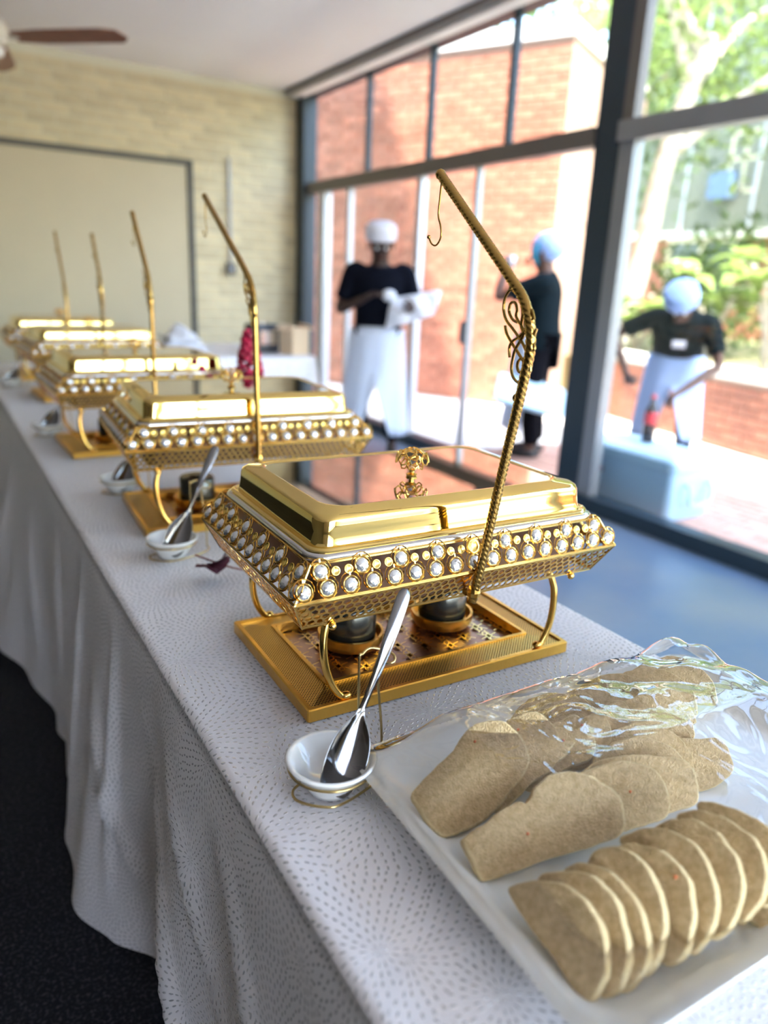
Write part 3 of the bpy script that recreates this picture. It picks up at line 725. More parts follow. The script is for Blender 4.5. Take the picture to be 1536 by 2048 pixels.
MB().tube([hc+V((math.cos(a)*.098, .0+.0*a+math.sin(a)*.02-.055+.05*abs(math.sin(a)), .02+math.sin(a)*.10)) for a in [k*2*PI/20 for k in range(20)]], .014, 8, True).build('cap_band', 'teal', P2, True)
apron(P2, (0, 0, .95), .20, .72, 'apron_white', .05, arc=1.3)
cup = thing('white_cup', 'white cup raised to the face of the person seen from the side', 'cup', (0, 0, 0))
cup.location = P2.matrix_basis @ V((.08, -.275, 1.47))
MB().lathe([(0, 0), (.028, 0), (.036, .085), (.033, .085), (.026, .004)], 16).build('cup_body', 'cap_white', cup, True)
MB().tube([(math.cos(a)*.036, math.sin(a)*.036, .085) for a in [k*2*PI/16 for k in range(16)]], .002, 5, True).build('cup_rim', 'ceramic', cup)
tr = thing('blue_tray', 'pale blue box lid carried low beside the leg of the person outside', 'lid', (4.06, 4.46, .62))
m = MB().loft([rrect(.26, .17, .03, 0), rrect(.27, .18, .03, .03), rrect(.26, .17, .03, .045)], True, True).build('panel', 'cooler_lid', tr, True, sharp=40)
MB().tube(smooth_pts([(-.08, .165, .03), (-.06, .20, .05), (.06, .20, .05), (.08, .165, .03)], 4), .008, 8).build('handle', 'cooler_blue', tr, True)
tr.rotation_euler = (math.radians(28), math.radians(12), math.radians(-38)); tr.location = (3.93, 4.28, .52)

J3 = dict(pelvis=(0, .08, .86), chest=(0, -.13, 1.08), neck=(-.0, -.24, 1.20), head=(-.02, -.34, 1.27), lsh=(.19, -.17, 1.14), rsh=(-.19, -.19, 1.17),
          lel=(.29, -.26, .86), lwr=(.06, -.42, .68), rel=(-.46, -.20, 1.02), rwr=(-.33, -.42, .80), lhp=(.09, .06, .82), rhp=(-.09, .06, .82), lkn=(.13, -.02, .45), rkn=(-.16, -.03, .45), lan=(.15, .04, .09), ran=(-.20, .04, .09))
P3, j, up, fw, sd, hc = person('person in a dark shirt and bright blue cap bending over the cool box outside', (4.78, 3.66, 0), math.radians(-52), J3, 'skin_brown', 'shirt_green', 'trouser_black',
    dict(l=(0, 0, -1), r=(1, 0, -.5)), dict(l=.6, r=.8), (-.05, -.55, -1))
P2.scale = (1.13, 1.13, 1.03)
cap_hat(P3, hc, up, fw, 'cap_blue', .115, .10, .1)
apron(P3, (0, .06, .90), .20, .62, 'apron_blue', .06, split=1, lean=.03)
nt_ = MB().box((0, -.275, .99), (.09, .012, .05), rot('X', .5)).build('name_badge', 'cap_white', P3)

# ------------------------------------------------------------------ tables and cloths
def interp(tab, y):
    if y <= tab[0][0]: return tab[0][1]
    for (a, b), (c, d) in zip(tab, tab[1:]):
        if y <= c: t = (y-a)/(c-a); t = t*t*(3-2*t); return b+(d-b)*t
    return tab[-1][1]
TL, TR, TZ = .262, .984, .750
CREASE = [(1.20, .12, .78, .75, .016), (1.02, .10, .62, .60, .013), (1.55, .25, 1.12, .9, .014), (.80, .08, .45, .55, .012), (1.36, .03, 1.30, .98, .018), (2.1, .05, 1.9, .95, .02), (2.6, .1, 2.3, .9, .018), (3.1, .05, 2.9, .95, .02), (1.72, .02, 1.66, .97, .015), (.95, .45, .70, .98, .014)]
def cloth(name, label, y0, y1, hem, seed, dz=0, dx=0, ny=260, hemz=.012):
    NS, NT, NA = 34, 26, 6; uvs = []; rows = []
    for j in range(ny+1):
        y = y0+(y1-y0)*j/ny; row = []; hx = interp(hem, y); Z = TZ+dz; L = Z
        fz = hemz+.01*math.sin(y*7+seed)
        sec = []
        for i in range(NT+1):   # left skirt from hem upwards
            t = 1-i/NT; wv = (.012*math.sin(y*11+seed+t*1.5)+.008*math.sin(y*23+t*3+seed*2)+.016*math.sin(y*5.1+2*t))*t**.9
            for (ya, ta, yb, tb, am) in CREASE:
                if ta < t < tb: yc = ya+(yb-ya)*(t-ta)/(tb-ta); wv -= am*math.exp(-((y-yc)/.022)**2)*math.sin(PI*(t-ta)/(tb-ta))
            x = TL-dx+(hx-TL)*t**1.25+wv-.012*min(1, t*14)
            z = fz+(Z-.014-fz)*(1-t)
            sec.append((x, z, -(Z*t)))
        for k in range(1, NA):
            a = PI/2*k/NA; sec.append((TL-dx-.012+.014*(1-math.cos(a)), Z-.014+.014*math.sin(a), .014*k/NA*1.2))
        for i in range(NS+1):
            u = i/NS; x = TL-dx+.004+(TR+dx-TL-.008+dx)*u
            w = .0022*noise.noise(V((x*5, y*5, seed)))+.0012*noise.noise(V((x*14, y*12, seed+4)))
            edge = min(1, min(u, 1-u)*12); w += .0012*max(0, 1-abs(((y-.72) % .62)-.3)*90)
            sec.append((x, Z+min(0, w*edge)-.0005+0*w, .02+(TR-TL)*u))
        for k in range(1, NA):
            a = PI/2*k/NA; sec.append((TR+dx-.004+.014*math.sin(a), Z-.014*(1-math.cos(a)), .02+TR-TL+.014*k/NA))
        for i in range(0, NT+1):
            t = i/NT; wv = (.015*math.sin(y*9+seed)+.01*math.sin(y*21+t*3))*t
            sec.append((TR+dx+.012+.07*t**1.2+wv, (Z-.014)*(1-t)+fz*t, .04+TR-TL+Z*t))
        rows.append([V((x, y, z)) for x, z, s in sec]); uvs.append([(s+seed*.37, y) for x, z, s in sec])
    n = len(rows[0]); m = MB()
    vs = [p for r in rows for p in r]; fs = [(j*n+i, (j+1)*n+i, (j+1)*n+i+1, j*n+i+1) for j in range(ny) for i in range(n-1)]
    m.add(vs, fs); me = m.mesh(name, 'damask', True); ul = me.uv_layers.new(name='UVMap'); flat = [q for r in uvs for q in r]
    for l in me.loops: ul.data[l.index].uv = flat[l.vertex_index]
    o = link(name, me); tag(o, label, 'tablecloth'); return o
hemA = [(-.6, .20), (.2, .20), (.5, .17), (.75, .235), (.95, .20), (1.035, .225), (1.09, .27), (1.16, .245), (1.28, .19), (1.44, .145), (1.6, .165), (1.75, .19), (1.9, .2)]
hemB = [(1.5, .25), (1.95, .225), (2.1, .20), (2.3, .185), (2.75, .085), (3.2, .12), (3.6, .07), (4.0, .13), (5.2, .1)]
cloth('tablecloth', 'white dashed starburst tablecloth over the near end of the buffet table', -.45, 1.70, hemA, 1, dz=.0, dx=.003, ny=300)
cloth('tablecloth', 'white tablecloth over the far end of the buffet table', 1.55, 5.15, hemB, 2, dz=-.0018, dx=0, ny=200, hemz=.03)
def folding_table(name, label, x0, x1, y0, y1):
    t = thing(name, label, 'table', ((x0+x1)/2, (y0+y1)/2, 0)); w, l = x1-x0, y1-y0
    MB().box((0, 0, .725), (w, l, .035)).build('tabletop', 'table_ply', t)
    for sx in (-1, 1):
        for sy in (-1, 1):
            MB().tube([(sx*(w/2-.08), sy*(l/2-.12), 0), (sx*(w/2-.08), sy*(l/2-.12), .708)], .014, 8).build('leg', 'dark_steel', t)
folding_table('folding_table', 'near folding table hidden under the dashed starburst cloth', TL+.006, TR-.006, -.40, 1.58)
folding_table('folding_table', 'middle folding table hidden under the far white cloth', TL+.006, TR-.006, 1.60, 3.38)
folding_table('folding_table', 'last folding table of the row hidden under the far white cloth', TL+.006, TR-.006, 3.40, 5.10)
# cross table near the far wall
def box_cloth(name, label, x0, x1, y0, y1, z, drop, mt='damask'):
    m = MB(); loops = []; N = 160
    def rim(off, zz, wob):
        out = []
        for p in rrect((x1-x0)/2+off, (y1-y0)/2+off, .03+off*.8, zz, 40, (x0+x1)/2, (y0+y1)/2):
            a = p.x*19+p.y*17; d = (p-V(((x0+x1)/2, (y0+y1)/2, zz))).normalized(); out.append(p+d*wob*math.sin(a))
        return out
    loops = [rim(0, z, 0), rim(.006, z-.006, 0)] + [rim(.008+.10*t**1.2, z-.006-drop*t, .018*t) for t in [k/8 for k in range(1, 9)]]
    m.loft(loops[::-1], False, True)
    me = m.mesh(name, mt, True); ul = me.uv_layers.new(name='UVMap')
    for l in me.loops:
        v = me.vertices[l.vertex_index].co; ul.data[l.index].uv = (v.x+v.z, v.y)
    o = link(name, me); me.set_sharp_from_angle(angle=.7); tag(o, label, 'tablecloth')
box_cloth('tablecloth', 'bluish white tablecloth draped over the side table by the window corner', 1.30, 2.56, 5.22, 6.35, .752, .62)
folding_table('side_table', 'side table under the bluish cloth near the window corner', 1.33, 2.53, 5.25, 6.32)
cbx = thing('cardboard_box', 'pale cardboard box on the side table beside the window corner', 'box', (2.47, 5.42, .753), .3)
MB().box((0, 0, .10), (.17, .15, .20)).build('carton', 'cardboard', cbx)
for s in (-1, 1): MB().box((s*.11, 0, .205), (.085, .14, .004), rot('Y', s*.5)).build('flap', 'cardboard', cbx)
urn = thing('black_appliance', 'black countertop appliance with silver front on the side table', 'appliance', (2.25, 5.55, .753), .2)
MB().loft([rrect(.11, .09, .02, 0), rrect(.11, .09, .02, .20), rrect(.10, .08, .02, .22)], True, True).build('body', 'black_plastic', urn, True, sharp=40)
MB().box((0, -.092, .12), (.14, .006, .10)).build('front_panel', 'steel', urn)
MB().lathe([(.02, 0), (.02, .015), (0, .016)], 12, (.0, 0, .22)).build('knob', 'steel', urn)
npk = thing('napkin_pile', 'soft pile of white napkins at the left end of the side table', 'napkins', (1.58, 5.45, .753))
for k in range(3):
    m = MB().grid(12, 12, lambda u, v: V(((u-.5)*(.34-.06*k), (v-.5)*.3, .02+.05*k+.10*math.exp(-((u-.5)**2+(v-.5)**2)*9)+.02*math.sin(u*9+k)*math.sin(v*8))))
    o = m.build('napkin', 'napkin', npk, True); md = o.modifiers.new('t', 'SOLIDIFY'); md.thickness = .02

# ------------------------------------------------------------------ chafing dishes
def ring_pts(r, n=16, z=0): return [V((math.cos(2*PI*k/n)*r, math.sin(2*PI*k/n)*r, z)) for k in range(n)]
def crystal_mesh():
    m = MB(); n = 8; r = .0098
    l0 = [V((math.cos(2*PI*k/n)*r, math.sin(2*PI*k/n)*r, 0)) for k in range(n)]
    l1 = [V((math.cos(2*PI*(k+.5)/n)*r*.92, math.sin(2*PI*(k+.5)/n)*r*.92, .002)) for k in range(n)]
    l2 = [V((math.cos(2*PI*k/n)*r*.6, math.sin(2*PI*k/n)*r*.6, .0042)) for k in range(n)]
    l3 = [V((math.cos(2*PI*(k+.5)/n)*r*.28, math.sin(2*PI*(k+.5)/n)*r*.28, .0052)) for k in range(n)]
    vs = l0+l1+l2+l3+[V((0, 0, .0055))]; fs = []
    for a in range(3):
        for k in range(n):
            k2 = (k+1) % n
            if a % 2 == 0: fs += [(a*n+k, a*n+k2, (a+1)*n+k), (a*n+k2, (a+1)*n+k2, (a+1)*n+k)]
            else: fs += [(a*n+k, (a+1)*n+k2, (a+1)*n+k), (a*n+k, a*n+k2, (a+1)*n+k2)]
    for k in range(n): fs.append((3*n+k, 3*n+(k+1) % n, 4*n))
    m.add(vs, fs); return m.mesh('crystal', 'crystal')
def bezel_mesh():
    m = MB(); m.tube(ring_pts(.0108, 20, .001), .0012, 6, True)
    m.tube([p+V((0, .0022, 0)) for p in ring_pts(.0142, 28, .0005)], .00085, 5, True, prof=lambda i, a: 1.35 if i % 2 else .75)
    m.box((0, .0135, .001), (.002, .005, .0015)); return m.mesh('setting_ring', 'gold')
def disc_mesh():
    m = MB(); m.lathe([(0, .0012), (.0050, .0012), (.0058, .0022), (.0064, .0012), (.0064, 0)], 16); return m.mesh('gold_disc', 'gold_disc', True)
ME_CR, ME_BZ, ME_DC = crystal_mesh(), bezel_mesh(), disc_mesh()

GB = (.150, .252, .163)   # z, half width, half depth of the pierced skirt bottom
GW = (.196, .274, .188)   # widest line
GR = (.240, .246, .172)   # under the rim
def faces():
    for (sx, sy) in ((0, -1), (1, 0), (0, 1), (-1, 0)):
        yield sx, sy
def panel_frame(sx, sy, lo, hi):
    """corner points of the sloped side between levels lo and hi; returns origin(bottom centre), u axis, slope axis, normal, half lengths"""
    if sy: u = V((-sy, 0, 0)); b = V((0, sy*lo[2], lo[0])); t = V((0, sy*hi[2], hi[0])); h0, h1 = lo[1], hi[1]
    else: u = V((0, sx, 0)); b = V((sx*lo[1], 0, lo[0])); t = V((sx*hi[1], 0, hi[0])); h0, h1 = lo[2], hi[2]
    s = (t-b); L = s.length; s.normalize(); n = u.cross(s)
    if n.dot(V((sx, sy, 0))) < 0: n = -n
    return b, u, s, n, h0, h1, L

def pierced_side(sx, sy):
    b, u, s, n, h0, h1, L = panel_frame(sx, sy, GB, GW); m = MB(); px = .0125; py = px*.82; rows = int(L/py)+1; cols = int(2*max(h0, h1)/px)+2
    def P(x, y):
        y = min(max(y, 0), L); h = h0+(h1-h0)*y/L; x = min(max(x, -h), h)
        q = V((x*60, y*60, sx*3+sy*5)); j = .0024
        if 0 < y < L: x += j*noise.noise(q); y = min(max(y+j*noise.noise(q+V((9, 0, 0))), 0), L)
        return b+u*x+s*y
    for r in range(rows+1):
        for c in range(cols+1):
            cx = -max(h0, h1)+c*px+(r % 2)*px/2; cyy = (r+.0)*py
            o = [(cx+px*.58*math.sin(k*PI/3), cyy+px*.56*math.cos(k*PI/3)) for k in range(6)]
            h = h0+(h1-h0)*min(max(cyy, 0), L)/L
            if abs(cx) > h+px*.4: continue
            O = [P(*q) for q in o]; cc = sum(O, V((0, 0, 0)))/6
            if max((q-cc).length for q in O) < .002: continue
            f = .74+.06*noise.noise(V((cx*90, cyy*90, 1))); I = [cc+(q-cc)*f for q in O]; t = n*.0008
            for k in range(6):
                k2 = (k+1) % 6; m.add([O[k]+t, O[k2]+t, I[k2]+t, I[k]+t], [(0, 1, 2, 3)]); m.add([I[k]+t, I[k2]+t, I[k2]-t, I[k]-t], [(0, 1, 2, 3)])
    # edging strips
    for (y, w) in ((0, .0045), (L, .004)):
        h = h0+(h1-h0)*y/L; yy = y-(w if y else 0)
        m.add([b+u*-h+s*yy+n*.001, b+u*h+s*yy+n*.001, b+u*h+s*(yy+w)+n*.001, b+u*-h+s*(yy+w)+n*.001], [(0, 1, 2, 3)])
    return m
def filigree_plate():
    m = MB(); hw, hd = .182, .098; z = .0105
    def strip(a, b, w):
        a, b = V(a), V(b); d = (b-a); q = V((-d.y, d.x, 0)).normalized()*w/2
        m.add([a-q, b-q, b+q, a+q], [(0, 1, 2, 3)])
    nx, ny = 9, 5
    for i in range(nx+1):
        for j in range(ny+1):
            c = V((-hw+.004+i*(2*hw-.008)/nx, -hd+.004+j*(2*hd-.008)/ny+(.009 if i % 2 else -.009)*(1 if 0 < j < ny else 0), z))
            for k in range(6):
                a = k*PI/3+.26; L = .021 if k % 3 else .019; e = c+V((math.cos(a)*L, math.sin(a)*L, 0))
                e.x = min(max(e.x, -hw), hw); e.y = min(max(e.y, -hd), hd); strip(c, e, .0014)
            for k in range(12):
                a = k*PI/6; strip(c, c+V((math.cos(a)*.0062, math.sin(a)*.0062, 0)), .0026)
            for sgn in (-1, 1):
                pts = [c+V((math.cos(a)*.0062*.9, sgn*(.009+math.sin(a)*.0062), 0)) for a in [2*PI*k/12 for k in range(12)]]
                for p, q in zip(pts, pts[1:]+pts[:1]):
                    if abs(p.y) < hd and abs(q.y) < hd and abs(p.x) < hw and abs(q.x) < hw: strip(p, q, .0016)
    return m
def leg_mb(sx, sy):
    pts = smooth_pts([(-.180, -.118, .155), (-.196, -.128, .143), (-.207, -.134, .115), (-.207, -.138, .080), (-.199, -.141, .048), (-.186, -.143, .026), (-.176, -.144, .021)], 5)
    pts = [V((p.x*-sx, p.y*-sy, p.z)) for p in pts]; n = len(pts)
    m = MB(); m.tube(pts, [.0046+.0012*math.sin(PI*i/n) for i in range(n)], 10)
    m.ball(pts[-1]+V((0, 0, .002)), .0075, 10, (1.2, 1, .7)); return m
def rope_mb(path, R=.0066, n=6, seg=18, twist=700, fine=.0016):
    pts = smooth_pts(path, n); out = [pts[0]]
    # resample evenly
    acc = 0; ev = [pts[0]]
    for a, b in zip(pts, pts[1:]):
        L = (b-a).length; t = 0
        while acc+L-t >= fine:
            t += fine-acc; acc = 0; ev.append(a+(b-a)*(t/L))
        acc += L-t
    m = MB(); m.tube(ev, R, seg, prof=lambda i, a: .80+.24*abs(math.cos(a*2+i*fine*twist*.62)))
    return m
# scroll plaque traced in the plane of the pole (metres, y z) for the near dish
_sc = [
 [(100, 470), (60, 540), (50, 640), (75, 730), (130, 800), (190, 880), (240, 960), (270, 1040), (275, 1130), (240, 1230), (190, 1280), (140, 1230), (125, 1150), (140, 1060), (160, 990), (200, 920), (235, 850), (212, 780), (225, 680), (215, 590), (180, 510), (130, 465), (100, 470)],
 [(180, 750), (130, 720), (100, 650), (115, 580), (155, 575), (172, 640), (165, 700), (215, 780), (260, 850), (320, 920), (335, 980), (305, 1000), (285, 960), (300, 900), (330, 860), (350, 800)],
 [(250, 820), (270, 760), (245, 710), (255, 660), (285, 650), (300, 700), (280, 770), (240, 830), (190, 880), (130, 920), (105, 980), (110, 1060)],
 [(65, 780), (80, 850), (120, 920), (160, 980), (200, 1040), (235, 1100), (230, 1170), (200, 1190), (180, 1150), (185, 1100), (210, 1070)],
 [(190, 1280), (215, 1350), (225, 1400), (215, 1480), (190, 1515)],
 [(240, 1240), (250, 1320), (225, 1400)],
 [(103, 470), (112, 430), (95, 370), (60, 300)], [(285, 650), (310, 640), (330, 720)], [(240, 960), (290, 1090), (300, 1180)],
 [(180+30*math.cos(a*PI/5), 1420+30*math.sin(a*PI/5)) for a in range(11)]]
CEN1 = V((.622, .935, .75))
SCROLL = [[on_plane(1000+.2247*x, 480+.2247*y, (CEN1.x, 0, 0), (1, 0, 0))-CEN1 for x, y in c] for c in _sc]
KNEE0 = V((0, -.264, .544))

def make_chafer(label, loc, rz, scale, knee, tip, start=(0, -.190, .166), fine=.0016):
    T = thing('chafing_dish', label, 'chafing dish', loc, rz, 'gold chafing dishes on the buffet table'); T.scale = (scale,)*3
    # base tray
    m = MB(); m.loft([rrect(.237, .1525, .004, 0, 2), rrect(.237, .1525, .004, .017, 2), rrect(.235, .1505, .003, .0185, 2), rrect(.229, .1445, .003, .0185, 2), rrect(.229, .1445, .003, .012, 2)])
    m.loft([rrect(.189, .1045, .003, .009, 2), rrect(.189, .1045, .003, .0235, 2), rrect(.183, .0985, .003, .0235, 2), rrect(.183, .0985, .003, .009, 2)])
    base = m.build('base_tray', 'gold_satin', T)
    m = MB(); m.loft([rrect(.230, .1455, .003, .0150, 2), rrect(.1865, .102, .003, .0215, 2)]); m.build('lattice_border', 'lattice', T)
    MB().box((0, 0, .004), (.46, .29, .006)).build('base_sheet', 'copper_sheet', T)
    filigree_plate().build('filigree_plate', 'gold', T)
    for sx in (-1, 1):
        for sy in (-1, 1): leg_mb(sx, sy).build('leg', 'gold', T, True)
    # burners
    for bx in (-.085, .095):
        h = MB().lathe([(.040, .012), (.050, .014), (.054, .022), (.054, .034), (.050, .034), (.044, .022), (0, .020)], 28, (bx, .015, 0)).build('burner_holder', 'gold_satin', T, True, sharp=40)
        MB().lathe([(0, .024), (.040, .024), (.041, .03), (.041, .078), (.038, .082), (.020, .084), (.018, .088), (0, .088)], 24, (bx, .015, 0)).build('fuel_can', 'can', h, True, sharp=40)
    # pierced skirt
    sk = MB()
    for c in ((1, 1), (1, -1), (-1, 1), (-1, -1)):
        sk.tube([(c[0]*GB[1], c[1]*GB[2], GB[0]), (c[0]*GW[1], c[1]*GW[2], GW[0]), (c[0]*GR[1], c[1]*GR[2], GR[0])], .0018, 6)
    for g in (GB, GW, GR): sk.tube([(x*g[1], y*g[2], g[0]) for x, y in ((1, 1), (-1, 1), (-1, -1), (1, -1))], .0018, 6, True)
    frame = sk.build('body_frame', 'gold', T)
    for sx, sy in faces(): pierced_side(sx, sy).build('pierced_panel', 'gold', T)
    for (x, y) in ((-.21, -.165), (.21, -.165), (-.21, .165), (.21, .165)): MB().ball((x, y, .146), .006, 8).build('foot_knob', 'gold', T, True)
    MB().loft([rrect(.225, .150, .02, .154), rrect(.232, .157, .02, .239)], True, False).build('water_pan', 'pan_metal', T, True, sharp=40)
    # jewelled band
    band = MB()
    for g, off in ((GW, .002), (GR, -.001)):
        band.tube([(x*(g[1]), y*(g[2]), g[0]+off) for x, y in ((1, 1), (-1, 1), (-1, -1), (1, -1))], .0013, 6, True)
    bd = band.build('jewelled_band', 'gold', T)
    for sx, sy in faces():
        b, u, s, n, h0, h1, L = panel_frame(sx, sy, GW, GR)
        R = Matrix((u, s, n)).transposed().to_4x4()
        def put(me, nm, x, y, z=0.0, extra=0.0, par=bd):
            mt = R.copy() if not extra else (R @ Matrix.Rotation(extra, 4, 'Z')); mt.translation = b+u*x+s*y+n*z
            return link(nm, me, par, mtx=mt)
        nb = 17 if sy else 12; rr = random.Random(sx*5+sy*3+9)
        for k in range(nb):
            x = -h0+.014+(2*h0-.028)*k/(nb-1)
            put(ME_BZ, 'setting_ring', x, .0145, .001); put(ME_CR, 'crystal', x, .0140, .001, rr.uniform(0, 6))
        nt = 9 if sy else 6; st = (2*h1-.024)/(nt-1)
        for k in range(nt):
            x = -h1+.012+st*k; put(ME_BZ, 'setting_ring', x, .0365, .0005)
            if (k == 4 and sy == -1): put(ME_DC, 'gold_disc', x, .0365, .001).scale = (1.6,)*3
            else: put(ME_CR, 'crystal', x, .0365, .0005, rr.uniform(0, 6))
            if k < nt-1:
                for q in (.345, .655): put(ME_DC, 'gold_disc', x+st*q, .0345, .001)
    # rim and lid
    m = MB(); m.loft([rrect(.236, .162, .022, .236), rrect(.2425, .1685, .026, .238), rrect(.2455, .1715, .028, .2415), rrect(.2455, .1715, .028, .2455), rrect(.2425, .1685, .026, .2485), rrect(.234, .160, .022, .2485)])
    m.build('steel_rim', 'steel', T, True, sharp=50)
    lid = MB(); P = [(.238, .164, .024, .2490), (.2395, .1655, .026, .2515), (.238, .164, .025, .2540), (.2335, .160, .022, .2545), (.2320, .1585, .022, .2530), (.2295, .156, .022, .2535), (.2285, .155, .022, .2570),
                     (.2270, .1535, .022, .270), (.2260, .1525, .023, .284), (.2240, .151, .024, .2895), (.2200, .147, .026, .2925), (.206, .133, .032, .2950), (.2045, .1315, .033, .2965), (.2015, .1285, .034, .2965), (.199, .126, .034, .2945)]
    lid.loft([rrect(a, b, r, z, 10) for a, b, r, z in P]); lo = lid.build('lid', 'gold_polished', T, True, sharp=60)
    MB().loft([rrect(.1992, .1262, .034, .2935, 10), rrect(.1992, .1262, .034, .2945, 10)], True, True).build('lid_window', 'lid_window', lo)
    # knob: rosette of little hexagon rings on a stem
    kb = MB(); c = V((-.008, -.022, .295))
    kb.lathe([(.008, 0), (.009, .003), (.004, .005), (.0045, .009), (.010, .013), (0, .014)], 12, c)
    for lay, (rad_, zz, nn, tl) in enumerate(((.013, .020, 6, .5), (.023, .029, 8, .25), (.013, .037, 6, 1.1))):
        for k in range(nn):
            a = 2*PI*k/nn+lay*.4; ctr = c+V((math.cos(a)*rad_, math.sin(a)*rad_, zz)); nr = V((math.cos(a), math.sin(a), tl)).normalized()
            u = nr.orthogonal().normalized(); w = nr.cross(u)
            kb.tube([ctr+(u*math.cos(q*PI/3)+w*math.sin(q*PI/3))*.0090 for q in range(6)], .0012, 5, True)
    kb.build('knob', 'gold', lo)
    # rope pole, hook and scroll plaque
    st, K, E = V(start), V(knee), V(tip); d1 = (st-K).normalized(); d2 = (E-K).normalized()
    path = [st+V((0, .02, -.006)), st+V((0, .004, -.003)), st, st+(K-st)*.5, K+d1*.075, K+d1*.03+d2*.004, K+d2*.03+d1*.004, K+d2*.075, K+(E-K)*.7, E]
    pl = rope_mb(path, fine=fine).build('rope_pole', 'gold_rope', T, True)
    MB().ball(E, .0075, 8).build('pole_tip', 'gold_rope', T, True)
    MB().lathe([(.009, -.006), (.010, 0), (.009, .006)], 12, st+V((0, .002, 0))).build('pole_socket', 'gold', T)
    hk = [E+V((0, -.004, -.006)), E+V((0, -.002, -.03)), E+V((0, -.001, -.052)), E+V((0, -.008, -.066)), E+V((0, -.010, -.080)), E+V((0, -.000, -.090)), E+V((0, .012, -.088)), E+V((0, .020, -.079))]
    hm = MB(); hm.tube(smooth_pts(hk, 5), .0013, 7); hm.ball(hk[-1], .003, 8); hm.build('hook', 'gold_rope', T, True)
    a0 = math.atan2(-.222-KNEE0.y, .311-KNEE0.z); a1 = math.atan2((st-K).y, (st-K).z)
    # keep the plaque on the inside of the bend
    RR = Matrix.Rotation(-(a1-math.atan2(-.196-KNEE0.y, .169-KNEE0.z)), 3, 'X')
    sc = MB()
    for cv in SCROLL:
        sc.tube(smooth_pts([K+RR @ (p-KNEE0) for p in cv], 4), .0019, 8)
    sc.build('scroll_plaque', 'gold_rope', T)
    return T
make_chafer('nearest gold chafing dish, with mirror lid and crystal band, beside the bread platter', (.622, .935, .7515), math.radians(-1.0), 1.0, KNEE0, (0, -.04, .719))
make_chafer('second gold chafing dish from the camera, behind the nearest one', (.636, 1.765, .7505), math.radians(-3.5), 1.07, (0, -.168, .520), (0, .20, .715), fine=.003)
make_chafer('third gold chafing dish from the camera, left of the red berries', (.602, 2.61, .7505), math.radians(1.5), 1.07, (0, -.215*.94, .50), (0, -.05, .70), fine=.005)
make_chafer('fourth gold chafing dish from the camera, second from the far end', (.66, 3.74, .7505), math.radians(3), 1.07, (0, -.25, .46), (0, -.15, .67), fine=.006)
make_chafer('farthest gold chafing dish at the end of the row', (.645, 4.47, .7505), math.radians(1), 1.07, (0, -.18, .43), (0, -.02, .70), fine=.006)

